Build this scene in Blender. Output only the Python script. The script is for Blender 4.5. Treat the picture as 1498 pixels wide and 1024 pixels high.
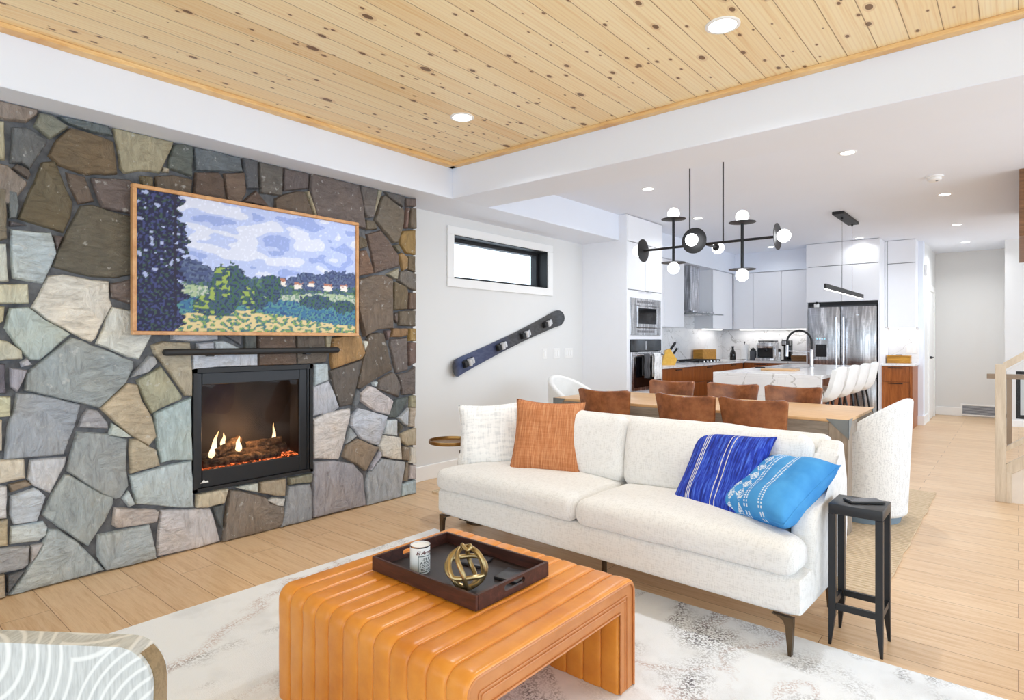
import bpy, bmesh, math, random
from mathutils import Vector, Matrix, noise
random.seed(7)
C = bpy.context.scene.collection
for _o in list(bpy.data.objects): bpy.data.objects.remove(_o)

# ------------------------------------------------------------------ camera, sky, lights, exposure
YAW = 40.195
cam_d = bpy.data.cameras.new('camera'); cam = bpy.data.objects.new('camera', cam_d); C.objects.link(cam)
cam.location = (0, 0, 1.28); cam.rotation_euler = (math.radians(90), 0, math.radians(YAW))
cam_d.sensor_width = 36; cam_d.lens = 877 / 1498 * 36; cam_d.shift_y = -15 / 1498
cam_d.clip_start = 0.05; cam_d.clip_end = 100
sc = bpy.context.scene; sc.camera = cam
sc.view_settings.view_transform = 'Standard'; sc.view_settings.look = 'None'
sc.view_settings.gamma = 1; sc.view_settings.use_curve_mapping = False
sc.view_settings.exposure = 0.56
sc.cycles.use_denoising = True
sc.cycles.max_bounces = 10; sc.cycles.diffuse_bounces = 6; sc.cycles.transparent_max_bounces = 12
sc.cycles.sample_clamp_indirect = 6

wd = bpy.data.worlds.new('sky'); sc.world = wd; wd.use_nodes = True
_bg = wd.node_tree.nodes['Background']; _bg.inputs[0].default_value = (0.74, 0.87, 1.0, 1); _bg.inputs[1].default_value = 1.75

def area(name, loc, rot, sx, sy, power, col=(1, 1, 1), shape='RECTANGLE', spread=180):
    l = bpy.data.lights.new(name, 'AREA'); l.shape = shape; l.size = sx; l.size_y = sy
    l.energy = power; l.color = col; l.spread = math.radians(spread)
    o = bpy.data.objects.new(name, l); C.objects.link(o); o.location = loc
    o.rotation_euler = [math.radians(a) for a in rot]; return o
R = math.radians
# daylight from unseen windows behind the camera, tilted up to brighten the ceiling
area('window_daylight', (-1.2, -3.0, 1.3), (110, 0, 180), 5.0, 2.2, 165, (0.74, 0.86, 1.0))
area('stair_side_fill', (3.4, 6.5, 1.6), (122, 0, 90), 6.0, 2.2, 72, (0.72, 0.85, 1.0))  # fill lamp added on the stair side to brighten the kitchen and its ceiling

# ------------------------------------------------------------------ mesh helpers
class MB:
    def __init__(s): s.bm = bmesh.new()
    def box(s, x0, x1, y0, y1, z0, z1, bev=0, seg=2, M=None):
        vs = [s.bm.verts.new(p) for p in ((x0,y0,z0),(x1,y0,z0),(x1,y1,z0),(x0,y1,z0),(x0,y0,z1),(x1,y0,z1),(x1,y1,z1),(x0,y1,z1))]
        fs = [s.bm.faces.new([vs[i] for i in f]) for f in ((3,2,1,0),(4,5,6,7),(0,1,5,4),(1,2,6,5),(2,3,7,6),(3,0,4,7))]
        if bev:
            es = list({e for f in fs for e in f.edges})
            r = bmesh.ops.bevel(s.bm, geom=es, offset=bev, segments=seg, affect='EDGES', profile=0.5)
            vs = list({v for f in r['faces'] for v in f.verts} | {v for v in vs if v.is_valid})
        if M is not None:
            for v in vs: v.co = M @ v.co
        return s
    def ring(s, c, ax, r, n, r2=None, up=None):
        ax = Vector(ax).normalized()
        a = Vector(up) if up else (Vector((0,0,1)) if abs(ax.z) < 0.9 else Vector((1,0,0)))
        u = ax.cross(a).normalized(); w = ax.cross(u)
        r2 = r if r2 is None else r2
        return [s.bm.verts.new(Vector(c) + u*math.cos(2*math.pi*i/n)*r + w*math.sin(2*math.pi*i/n)*r2) for i in range(n)]
    def bridge(s, A, B):
        n = len(A)
        for i in range(n): s.bm.faces.new((A[i], A[(i+1)%n], B[(i+1)%n], B[i]))
    def cyl(s, p0, p1, r0, r1=None, n=20):
        p0, p1 = Vector(p0), Vector(p1); r1 = r0 if r1 is None else r1
        A = s.ring(p0, p1-p0, r0, n); B = s.ring(p1, p1-p0, r1, n)
        s.bridge(A, B); s.bm.faces.new(A[::-1]); s.bm.faces.new(B); return s
    def tube(s, pts, r, n=10, closed=False):
        pts = [Vector(p) for p in pts]; m = len(pts); rings = []
        rr = r if isinstance(r, (list, tuple)) else [r]*m
        prev = None
        for i in range(m):
            if closed: t = pts[(i+1)%m] - pts[i-1]
            else: t = pts[min(i+1,m-1)] - pts[max(i-1,0)]
            t.normalize()
            if prev is None: a = Vector((0,0,1)) if abs(t.z) < 0.9 else Vector((1,0,0))
            else: a = prev
            u = (a - t*a.dot(t)).normalized(); prev = u; w = t.cross(u)
            rings.append([s.bm.verts.new(pts[i] + u*math.cos(2*math.pi*k/n)*rr[i] + w*math.sin(2*math.pi*k/n)*rr[i]) for k in range(n)])
        for i in range(m-1): s.bridge(rings[i], rings[i+1])
        if closed:
            A, B = rings[-1], rings[0]
            best = min(range(n), key=lambda q: sum((A[k].co-B[(k+q)%n].co).length for k in range(n)))
            s.bridge(A, B[best:]+B[:best])
        else:
            s.bm.faces.new(rings[0][::-1]); s.bm.faces.new(rings[-1])
        return s
    def lathe(s, prof, c=(0,0,0), n=28, cap=True):
        rings = [[s.bm.verts.new((c[0]+r*math.cos(2*math.pi*i/n), c[1]+r*math.sin(2*math.pi*i/n), c[2]+z)) for i in range(n)] for r, z in prof]
        for a, b in zip(rings, rings[1:]): s.bridge(a, b)
        if cap: s.bm.faces.new(rings[0][::-1]); s.bm.faces.new(rings[-1])
        return s
    def prism(s, poly, d0, d1, axis='z', bev=0, seg=2):
        def P(a, b, d): return {'z': (a,b,d), 'x': (d,a,b), 'y': (a,d,b)}[axis]
        A = [s.bm.verts.new(P(a,b,d0)) for a,b in poly]; B = [s.bm.verts.new(P(a,b,d1)) for a,b in poly]
        n = len(poly); fs = [s.bm.faces.new((A[i],A[(i+1)%n],B[(i+1)%n],B[i])) for i in range(n)]
        fa = s.bm.faces.new(A[::-1]); fb = s.bm.faces.new(B)
        if bev: bmesh.ops.bevel(s.bm, geom=list(fa.edges)+list(fb.edges), offset=bev, segments=seg, affect='EDGES', profile=0.5)
        return s
    def grid(s, f, nu, nv, cu=False):
        g = [[s.bm.verts.new(f(i/nu, j/nv)) for j in range(nv+1)] for i in range(nu if cu else nu+1)]
        for i in range(nu):
            for j in range(nv):
                a, b = g[i], g[(i+1) % len(g)]
                s.bm.faces.new((a[j], b[j], b[j+1], a[j+1]))
        return g
    def ball(s, c, r, n=16, sz=1.0):
        bmesh.ops.create_uvsphere(s.bm, u_segments=n, v_segments=max(8, n//2+2), radius=r, matrix=Matrix.Translation(c) @ Matrix.Diagonal((1,1,sz,1))); return s
    def rcube(s, hx, hy, hz, r, n=14, fn=None):
        """rounded soft box centred at the origin, subdivided, then passed through fn(point)"""
        b2 = bmesh.new(); bmesh.ops.create_cube(b2, size=2); bmesh.ops.subdivide_edges(b2, edges=b2.edges, cuts=n, use_grid_fill=True)
        h = Vector((hx, hy, hz)); rr = Vector((min(r,hx), min(r,hy), min(r,hz)))
        mp = {}
        for v in b2.verts:
            q = Vector([math.copysign(1-(1-abs(v.co[i]))**1.5, v.co[i]) for i in range(3)])
            p = Vector([q[i]*h[i] for i in range(3)])
            inn = Vector([max(-(h[i]-rr[i]), min(h[i]-rr[i], p[i])) for i in range(3)])
            d = Vector([(p[i]-inn[i])/rr[i] for i in range(3)])
            if d.length > 0: d.normalize()
            p = inn + Vector([d[i]*rr[i] for i in range(3)])
            mp[v.index] = s.bm.verts.new(fn(p) if fn else p)
        for f in b2.faces: s.bm.faces.new([mp[v.index] for v in f.verts])
        b2.free(); return s
    def xf(s, M):
        bmesh.ops.transform(s.bm, matrix=M, verts=s.bm.verts); return s
    def build(s, name, m, parent=None, smooth=True, w=False, ang=35, sub=0):
        if w and parent is not None:
            bmesh.ops.translate(s.bm, vec=-Vector(root_loc(parent)), verts=s.bm.verts)
        s.bm.normal_update(); bmesh.ops.recalc_face_normals(s.bm, faces=s.bm.faces)
        me = bpy.data.meshes.new(name); s.bm.to_mesh(me); s.bm.free()
        if m is not None: me.materials.append(m)
        if smooth:
            me.polygons.foreach_set('use_smooth', [True]*len(me.polygons))
            me.set_sharp_from_angle(angle=R(ang))
        o = bpy.data.objects.new(name, me); C.objects.link(o)
        if parent is not None: o.parent = parent
        if sub:
            md = o.modifiers.new('sub', 'SUBSURF'); md.levels = sub; md.render_levels = sub
        return o
def root_loc(o):
    p = Vector((0,0,0))
    while o is not None: p = p + o.location; o = o.parent
    return p
def tag(o, label, cat, group=None, kind=None):
    o['label'] = label; o['category'] = cat
    if group: o['group'] = group
    if kind: o['kind'] = kind
    return o
def T(name, label, cat, loc=(0,0,0), rz=0, group=None):
    o = bpy.data.objects.new(name, None); C.objects.link(o); o.empty_display_size = 0.05
    o.location = loc; o.rotation_euler = (0, 0, R(rz)); return tag(o, label, cat, group)
def struct(mb, name, m, smooth=False):
    o = mb.build(name, m, None, smooth); o['kind'] = 'structure'; return o
def copy_tree(o, loc=None, rz=None, label=None, parent=None):
    c = o.copy(); C.objects.link(c)
    if parent is not None: c.parent = parent
    for ch in list(o.children): copy_tree(ch, parent=c)
    if loc is not None: c.location = loc
    if rz is not None: c.rotation_euler = (0, 0, R(rz))
    if label: c['label'] = label
    return c

# ------------------------------------------------------------------ material helpers
def L(r, g, b):
    f = lambda v: (v/255/12.92) if v/255 <= 0.04045 else ((v/255+0.055)/1.055)**2.4
    return (f(r), f(g), f(b), 1)
class NT:
    def __init__(s, name):
        s.m = bpy.data.materials.new(name); s.m.use_nodes = True; s.t = s.m.node_tree
        s.b = s.t.nodes['Principled BSDF']; s._tc = None
    def n(s, typ, **k):
        x = s.t.nodes.new(typ)
        for a, v in k.items():
            if a.startswith('i_'): x.inputs[a[2:].replace('_', ' ')].default_value = v
            else: setattr(x, a, v)
        return x
    def l(s, a, b): s.t.links.new(a, b); return s
    def tc(s):
        if s._tc is None: s._tc = s.n('ShaderNodeTexCoord').outputs['Object']
        return s._tc
    def mp(s, scale=(1,1,1), rot=(0,0,0), loc=(0,0,0), src=None):
        x = s.n('ShaderNodeMapping'); x.inputs['Scale'].default_value = scale; x.inputs['Location'].default_value = loc
        x.inputs['Rotation'].default_value = [R(a) for a in rot]; s.l(src or s.tc(), x.inputs['Vector']); return x.outputs[0]
    def noise(s, vec, scale, detail=4, rough=0.55, dist=0):
        x = s.n('ShaderNodeTexNoise'); x.inputs['Scale'].default_value = scale; x.inputs['Detail'].default_value = detail
        x.inputs['Roughness'].default_value = rough; x.inputs['Distortion'].default_value = dist; s.l(vec, x.inputs['Vector']); return x.outputs['Fac']
    def ramp(s, fac, stops, interp='LINEAR'):
        x = s.n('ShaderNodeValToRGB'); x.color_ramp.interpolation = interp; e = x.color_ramp.elements
        while len(e) < len(stops): e.new(0.5)
        for q, (p, c) in zip(e, stops): q.position = p; q.color = c if len(c) == 4 else (*c, 1)
        s.l(fac, x.inputs[0]); return x.outputs[0]
    def mix(s, f, a, b, mode='MIX'):
        x = s.n('ShaderNodeMix', data_type='RGBA', blend_type=mode)
        for v, i in ((f, 0), (a, 6), (b, 7)):
            if isinstance(v, (int, float)): x.inputs[i].default_value = v
            elif isinstance(v, (tuple, list)): x.inputs[i].default_value = v
            else: s.l(v, x.inputs[i])
        return x.outputs[2]
    def math(s, op, a, b=0.0, c=0.0):
        x = s.n('ShaderNodeMath', operation=op)
        for v, i in ((a, 0), (b, 1), (c, 2)):
            if isinstance(v, (int, float)): x.inputs[i].default_value = v
            else: s.l(v, x.inputs[i])
        return x.outputs[0]
    def xyz(s, vec=None):
        x = s.n('ShaderNodeSeparateXYZ'); s.l(vec or s.tc(), x.inputs[0]); return x.outputs
    def bump(s, h, strength=0.3, dist=0.01):
        x = s.n('ShaderNodeBump'); x.inputs['Strength'].default_value = strength; x.inputs['Distance'].default_value = dist
        s.l(h, x.inputs['Height']); s.l(x.outputs[0], s.b.inputs['Normal']); return s
    def set(s, color=None, rough=None, metal=None, **k):
        for v, i in ((color, 'Base Color'), (rough, 'Roughness'), (metal, 'Metallic')):
            if v is None: continue
            if isinstance(v, (int, float, tuple)): s.b.inputs[i].default_value = v
            else: s.l(v, s.b.inputs[i])
        for a, v in k.items(): s.b.inputs[a.replace('_', ' ')].default_value = v
        return s
MATS = {}
def plain(name, col, rough=0.5, metal=0, var=0.06, vs=8, stretch=(1,1,1), bump=0, bs=60, **k):
    """one colour broken by a little noise, optional fine bump"""
    t = NT(name); v = t.noise(t.mp(stretch), vs)
    f = t.ramp(v, [(0.3, tuple(c*(1-var) for c in col[:3])), (0.7, tuple(min(1, c*(1+var)) for c in col[:3]))])
    t.set(f, rough, metal, **k)
    if bump: t.bump(t.noise(t.mp(stretch), bs), bump, 0.004)
    MATS[name] = t.m; return t.m
def emit(name, col, strength):
    t = NT(name); t.set((0,0,0,1), 0.5); t.b.inputs['Emission Color'].default_value = col; t.b.inputs['Emission Strength'].default_value = strength; return t.m

white_paint = plain('white_paint', L(233,238,248), 0.6, var=0.008, vs=2)
warm_paint = plain('warm_wall_paint', L(226,225,223), 0.7, var=0.008, vs=2)
trim_paint = plain('trim_paint', L(243,242,240), 0.4, var=0.006)
cab_white = plain('cabinet_white', L(241,242,246), 0.35, var=0.006)
seam_dark = plain('seam_shadow_gap', L(120,120,124), 0.7)
black_metal = plain('black_metal', L(38,38,40), 0.4, 0.3, var=0.1)
black_matte = plain('black_matte', L(26,26,28), 0.55)
black_gloss = plain('black_gloss', L(12,12,14), 0.08, var=0.02)
bronze = plain('bronze_metal', L(96,80,62), 0.35, 0.85, var=0.12)
gold_metal = plain('aged_gold', L(176,154,110), 0.3, 0.9, var=0.15, vs=20)
brass = plain('brass_bronze', L(150,112,62), 0.3, 0.9, var=0.15)
chrome = plain('chrome', L(225,225,228), 0.12, 1.0, var=0.02)
outlet_white = plain('outlet_white', L(236,234,231), 0.4, var=0.005)
glass_white = plain('warm_white_plastic', L(240,240,238), 0.35)

def steel_mat():
    t = NT('brushed_steel'); x = t.noise(t.mp((6, 6, 0.6)), 3, 3, 0.5, 1.2); fine = t.noise(t.mp((1, 1, 120)), 6, 2)
    t.set(t.ramp(x, [(0.3, L(158,159,162)), (0.5, L(196,197,200)), (0.62, L(240,240,243)), (0.75, L(184,185,188))]), t.ramp(fine, [(0, (0.22,)*3), (1, (0.34,)*3)]), 1.0)
    return t.m
steel = steel_mat()

def floor_mat():
    t = NT('oak_plank_floor'); v = t.mp((1, 1, 1))
    b = t.n('ShaderNodeTexBrick', offset=0.37, offset_frequency=2, squash=1.0)
    b.inputs['Scale'].default_value = 1; b.inputs['Mortar Size'].default_value = 0.0016; b.inputs['Mortar Smooth'].default_value = 0.1
    b.inputs['Brick Width'].default_value = 1.75; b.inputs['Row Height'].default_value = 0.19; b.inputs['Bias'].default_value = 0
    b.inputs['Color1'].default_value = (0, 0, 0, 1); b.inputs['Color2'].default_value = (1, 1, 1, 1); b.inputs['Mortar'].default_value = (0.5, 0.5, 0.5, 1)
    t.l(v, b.inputs['Vector'])
    add = t.n('ShaderNodeVectorMath', operation='ADD'); sc_ = t.n('ShaderNodeVectorMath', operation='SCALE'); sc_.inputs['Scale'].default_value = 13
    t.l(b.outputs['Color'], sc_.inputs[0]); t.l(v, add.inputs[0]); t.l(sc_.outputs[0], add.inputs[1])
    g = t.noise(t.mp((1.1, 14, 1), src=add.outputs[0]), 3.2, 6, 0.6, 0.6)
    g2 = t.noise(t.mp((3, 60, 1), src=add.outputs[0]), 5, 3)
    tint = t.ramp(b.outputs['Color'], [(0.0, L(204,168,126)), (0.5, L(219,184,142)), (1.0, L(229,198,158))])
    c = t.mix(0.55, tint, t.ramp(g, [(0.3, L(194,152,110)), (0.5, L(223,190,152)), (0.75, L(234,208,176))]))
    c = t.mix(0.12, c, t.ramp(g2, [(0.35, L(150,112,80)), (0.6, L(226,200,168))]))
    c = t.mix(b.outputs['Fac'], c, L(140,104,74))
    t.set(c, t.ramp(g, [(0.3, (0.42,)*3), (0.7, (0.34,)*3)])); t.bump(t.math('MULTIPLY_ADD', b.outputs['Fac'], -1.0, t.math('MULTIPLY', g2, 0.12)), 0.25, 0.003)
    return t.m
def pine_mat(along='y'):
    t = NT('knotty_pine_boards'); v = t.mp((1, 1, 1), rot=(0, 0, 90) if along == 'y' else (0, 0, 0))
    b = t.n('ShaderNodeTexBrick', offset=0.31, offset_frequency=2)
    b.inputs['Scale'].default_value = 1; b.inputs['Mortar Size'].default_value = 0.0022; b.inputs['Mortar Smooth'].default_value = 0.2
    b.inputs['Brick Width'].default_value = 40.0; b.inputs['Row Height'].default_value = 0.134
    b.inputs['Color1'].default_value = (0, 0, 0, 1); b.inputs['Color2'].default_value = (1, 1, 1, 1); b.inputs['Mortar'].default_value = (0.5,)*3 + (1,)
    t.l(v, b.inputs['Vector'])
    add = t.n('ShaderNodeVectorMath', operation='ADD'); s_ = t.n('ShaderNodeVectorMath', operation='SCALE'); s_.inputs['Scale'].default_value = 17
    t.l(b.outputs['Color'], s_.inputs[0]); t.l(v, add.inputs[0]); t.l(s_.outputs[0], add.inputs[1]); pv = add.outputs[0]
    g = t.noise(t.mp((0.45, 13, 1), src=pv), 2.4, 5, 0.6, 1.6)
    w = t.n('ShaderNodeTexWave', wave_type='BANDS', bands_direction='Y'); w.inputs['Scale'].default_value = 9; w.inputs['Distortion'].default_value = 5
    w.inputs['Detail'].default_value = 2; w.inputs['Detail Scale'].default_value = 0.5; t.l(t.mp((0.22, 1.6, 1), src=pv), w.inputs['Vector'])
    tint = t.ramp(b.outputs['Color'], [(0, L(232,190,126)), (0.3, L(250,226,178)), (0.75, L(253,236,196)), (1, L(240,206,146))])
    c = t.mix(0.5, tint, t.ramp(g, [(0.26, L(230,184,120)), (0.48, L(251,229,182)), (0.75, L(253,238,202))]))
    c = t.mix(t.math('MULTIPLY', t.ramp(w.outputs['Fac'], [(0.6, (0,0,0)), (1.0, (1,1,1))]), 0.14), c, L(206,150,84))
    def knots(scale, size, seed):
        vo = t.n('ShaderNodeTexVoronoi', feature='F1', voronoi_dimensions='2D'); vo.inputs['Scale'].default_value = scale; vo.inputs['Randomness'].default_value = 0.95
        t.l(t.mp((0.55, 1, 1), src=v, loc=(seed, seed*0.7, 0)), vo.inputs['Vector'])
        rnd = t.xyz(vo.outputs['Color'])[0]
        rad = t.math('MULTIPLY', t.math('GREATER_THAN', rnd, 0.66), t.math('MULTIPLY_ADD', t.xyz(vo.outputs['Color'])[1], size*0.75, size*0.25))
        d = vo.outputs['Distance']
        core = t.math('LESS_THAN', d, rad)
        halo = t.math('LESS_THAN', d, t.math('MULTIPLY', rad, 1.7))
        return core, halo
    k1, h1 = knots(4.0, 0.075, 3.1); k2, h2 = knots(7.0, 0.085, 8.7)
    k3, h3 = knots(11.0, 0.10, 5.3); k1 = t.math('MAXIMUM', k1, k3); h1 = t.math('MAXIMUM', h1, h3)
    c = t.mix(t.math('MULTIPLY', t.math('MAXIMUM', h1, h2), 0.25), c, L(190,128,66))
    c = t.mix(t.math('MULTIPLY', t.math('MAXIMUM', k1, k2), 0.85), c, L(96,56,28))
    c = t.mix(t.math('MULTIPLY', b.outputs['Fac'], 0.75), c, L(128,86,44))
    t.set(c, 0.45); t.bump(t.math('MULTIPLY', b.outputs['Fac'], -1.0), 0.5, 0.004)
    return t.m
def wood(name, dark, mid, light, axis=(1, 14, 14), rough=0.4, scale=2.5, dist=0.8):
    t = NT(name); g = t.noise(t.mp(axis), scale, 6, 0.6, dist)
    f = t.noise(t.mp(tuple(a*4 for a in axis)), scale*2, 3)
    c = t.mix(0.25, t.ramp(g, [(0.28, dark), (0.5, mid), (0.72, light)]), t.ramp(f, [(0.3, dark), (0.7, light)]))
    t.set(c, rough); t.bump(f, 0.08, 0.002); return t.m
def fabric(name, base, dark, sx=120, sy=120, amt=0.5, bump=0.5, rough=0.9, streak=None):
    t = NT(name)
    a = t.noise(t.mp((sx, sy*0.12, sy*0.12)), 1, 2); b_ = t.noise(t.mp((sx*0.12, sy, sy)), 1, 2); c_ = t.noise(t.mp((1, 1, 1)), 6, 4)
    h = t.math('ADD', a, b_)
    col = t.mix(amt, base, t.ramp(t.math('MULTIPLY', h, 0.5), [(0.38, dark), (0.52, base)]))
    if streak: col = t.mix(t.math('MULTIPLY', t.ramp(c_, [(0.45, (0,0,0)), (0.7, (1,1,1))]), 0.5), col, streak)
    t.set(col, rough, Sheen_Weight=0.15); t.bump(h, bump, 0.0015); return t.m
def leather(name, dark, mid, light, rough=0.35, scale=5, bs=160):
    t = NT(name); a = t.noise(t.mp(), scale, 5, 0.65); c = t.noise(t.mp(), bs, 3); w = t.noise(t.mp(), scale*3, 4, 0.6)
    t.set(t.mix(0.4, t.ramp(a, [(0.3, dark), (0.5, mid), (0.72, light)]), t.ramp(w, [(0.3, dark), (0.65, mid)])), rough)
    t.bump(t.math('ADD', c, t.math('MULTIPLY', w, 1.5)), 0.12, 0.002); return t.m
def marble():
    t = NT('white_marble'); d = t.noise(t.mp((1, 1, 1)), 1.6, 6, 0.6, 0.4)
    def vein(scale, wid, seed):
        x = t.noise(t.mp((1, 0.7, 1.2), loc=(seed, seed, seed)), scale, 5, 0.5, 1.4)
        return t.math('LESS_THAN', t.math('ABSOLUTE', t.math('SUBTRACT', x, 0.5)), wid)
    c = t.ramp(d, [(0.3, L(226,226,228)), (0.6, L(244,243,242))])
    c = t.mix(t.math('MULTIPLY', vein(0.9, 0.004, 2.3), 0.5), c, L(150,146,140)); c = t.mix(t.math('MULTIPLY', vein(1.7, 0.004, 7.7), 0.35), c, L(176,172,166))
    t.set(c, 0.18); return t.m

oak_floor = floor_mat(); pine = pine_mat('y'); pine_trim = wood('pine_trim_board', L(206,150,88), L(232,190,128), L(244,214,160), (1.2, 1.2, 14), 0.45)
walnut = wood('walnut_veneer', L(116,60,24), L(160,90,40), L(188,114,56), (16, 16, 1.2), 0.35)
table_oak = wood('table_oak', L(196,148,98), L(218,174,124), L(232,196,150), (1.2, 14, 14), 0.35)
grey_wood = wood('weathered_grey_wood', L(112,98,84), L(146,130,113), L(176,160,142), (14, 14, 1.2), 0.55)
grey_wood_h = wood('weathered_grey_wood_rail', L(112,100,88), L(142,130,116), L(168,156,142), (1.2, 14, 14), 0.55)
dark_wood = wood('dark_stained_wood', L(40,22,18), L(62,34,28), L(94,54,44), (1.5, 12, 12), 0.4)
light_oak = wood('stair_light_oak', L(186,166,140), L(206,188,164), L(222,206,184), (12, 12, 1.2), 0.45)
gold_oak = wood('picture_frame_oak', L(176,120,70), L(204,150,98), L(222,176,126), (3, 3, 3), 0.4)
brown_wood = wood('stair_brown_wood', L(92,60,34), L(124,84,50), L(150,106,68), (1.2, 12, 12), 0.5)
amber_wood = wood('amber_box_wood', L(150,98,22), L(188,130,34), L(212,156,60), (2, 10, 10), 0.4)
yellow_wood = wood('yellow_block_wood', L(222,160,44), L(242,186,66), L(250,206,96), (2, 10, 10), 0.4)
sofa_fab = fabric('cream_linen', L(232,231,229), L(198,196,193), 260, 260, 0.5, 0.3)
boucle = fabric('pale_grey_boucle', L(238,237,234), L(186,185,184), 420, 160, 0.6, 0.6)
white_vinyl = leather('white_upholstery', L(226,225,222), L(238,237,234), L(244,243,241), 0.5)
tan_leather = leather('tan_leather', L(204,122,40), L(226,147,54), L(240,168,80), 0.28, 4)
trim_leather = leather('tan_leather_trim', L(176,108,56), L(198,128,72), L(214,148,92), 0.4, 4)
brown_leather = leather('brown_leather', L(88,46,24), L(150,90,52), L(192,126,78), 0.24, 7)
marble_m = marble()
bulb_m = emit('lit_globe', (0.96, 0.98, 1.0, 1), 3)
lamp_m = emit('lit_downlight', (1.0, 0.99, 0.98, 1), 6)
strip_m = emit('lit_strip', (1.0, 0.98, 0.95, 1), 2.2)
# ------------------------------------------------------------------ the setting
XS, XD, ZS, ZC = -3.834, -4.132, 2.46, 2.76          # stone face, drywall face, soffit, ceiling
def wallbox(name, m, *a):
    return struct(MB().box(*a), name, m)
struct(MB().box(-4.4, 4.2, -3.2, 13.2, -0.12, 0), 'floor', oak_floor)
# left drywall with the window opening y 4.017..5.517, z 1.868..2.286
wl = MB()
wl.box(-4.33, XD, 3.0, 4.017, 0, 2.9); wl.box(-4.33, XD, 5.517, 11.0, 0, 2.9)
wl.box(-4.33, XD, 4.017, 5.517, 0, 1.868); wl.box(-4.33, XD, 4.017, 5.517, 2.286, 2.9)
struct(wl, 'wall_left', warm_paint)
wallbox('wall_left_rear', warm_paint, -4.33, XD, -3.2, 3.0, 0, 2.9)
wallbox('wall_kitchen_rear', white_paint, -4.33, -1.09, 10.82, 11.0, 0, 2.9)
wallbox('wall_hall_left', warm_paint, -1.21, -1.09, 11.0, 12.56, 0, 2.9)
wallbox('wall_hall_rear', warm_paint, -1.3, 0.6, 12.56, 12.7, 0, 2.9)
# right of the hall the wall comes forward, with a low side window
wr = MB(); wr.box(-0.155, -0.03, 11.5, 12.56, 0, 2.9); wr.box(-0.03, 0.9, 11.5, 11.64, 0.82, 2.9); wr.box(-0.03, 0.9, 11.5, 11.64, 0, 0.12); wr.box(0.9, 4.2, 11.5, 11.64, 0, 2.9)
struct(wr, 'wall_hall_right', warm_paint)
w2 = MB(); w2.box(-0.03, 0.9, 11.52, 11.6, 0.12, 0.17); w2.box(-0.03, 0.9, 11.52, 11.6, 0.77, 0.82); w2.box(-0.03, 0.02, 11.52, 11.6, 0.17, 0.77); w2.box(0.85, 0.9, 11.52, 11.6, 0.17, 0.77); w2.box(0.4, 0.44, 11.52, 11.6, 0.17, 0.77)
struct(w2, 'window_2', black_matte)
# kitchen ceiling, tray ceiling, beam and soffit
wallbox('ceiling', white_paint, -4.4, 4.2, 3.95, 13.2, ZC, 2.9)
wallbox('ceiling_pine', pine, -3.62, 3.0, -3.2, 3.51, 2.735, 2.80)
tr = MB()
tr.box(-3.62, -3.55, -3.2, 3.51, 2.71, 2.735, 0.004); tr.box(-3.62, 3.0, 3.455, 3.51, 2.71, 2.735, 0.004)
struct(tr, 'trim_1', pine_trim)
bm_ = MB(); bm_.box(-3.62, 4.2, 3.51, 3.95, ZS, 2.9, 0.004, 1)
struct(bm_, 'ceiling_beam', white_paint)
so = MB(); so.box(-4.2, -3.62, -3.2, 6.3, ZS, 2.9, 0.004, 1)
struct(so, 'ceiling_soffit', white_paint)
# bulkhead above the kitchen cabinets
bk = MB(); bk.box(-4.2, -3.76, 7.17, 10.82, 2.425, 2.8); bk.box(-3.76, -2.52, 10.44, 10.82, 2.425, 2.8)
struct(bk, 'ceiling_bulkhead', white_paint)
def base_run(name, *boxes):
    m = MB()
    for b in boxes: m.box(*b, 0.004, 1)
    struct(m, name, trim_paint)
base_run('baseboard_left', (XD, XD+0.016, 3.3, 6.24, 0, 0.135))
base_run('baseboard_hall', (-1.09, -1.074, 10.8, 11.3, 0, 0.14), (-1.17, -1.074, 10.79, 10.82, 0, 0.14), (-1.09, -0.72, 12.544, 12.56, 0, 0.14), (-0.24, -0.155, 12.544, 12.56, 0, 0.14), (-0.171, -0.155, 11.5, 12.56, 0, 0.14), (-0.171, 2.0, 11.484, 11.5, 0, 0.1))
# window 1: black frame set deep in the wall, pane, white casing
wf = MB()
wf.box(-4.34, -4.26, 4.017, 5.517, 1.868, 1.905); wf.box(-4.34, -4.26, 4.017, 5.517, 2.246, 2.286)
wf.box(-4.34, -4.26, 4.017, 4.06, 1.905, 2.246); wf.box(-4.34, -4.26, 5.474, 5.517, 1.905, 2.246)
wf.box(-4.33, XD+0.001, 4.017, 5.517, 2.280, 2.287); wf.box(-4.33, XD+0.001, 5.512, 5.518, 1.868, 2.286); wf.box(-4.33, XD+0.001, 4.016, 4.022, 1.868, 2.286); wf.box(-4.33, XD+0.001, 4.017, 5.517, 1.867, 1.873)
win = struct(wf, 'window_1', black_matte)
gl = NT('clear_pane'); gl.set((1,1,1,1), 0.0, Transmission_Weight=1.0); gl.b.inputs['IOR'].default_value = 1.02; pane_m = gl.m
MB().box(-4.305, -4.298, 4.05, 5.48, 1.9, 2.25).build('pane', pane_m, win, False)
cs = MB()
for b in ((3.93,5.605,2.286,2.365),(3.93,5.605,1.785,1.868),(3.93,4.017,1.868,2.286),(5.517,5.605,1.868,2.286)):
    cs.box(XD, XD+0.02, *b[:2], *b[2:], 0.003, 1)
struct(cs, 'trim_2', trim_paint)
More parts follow.
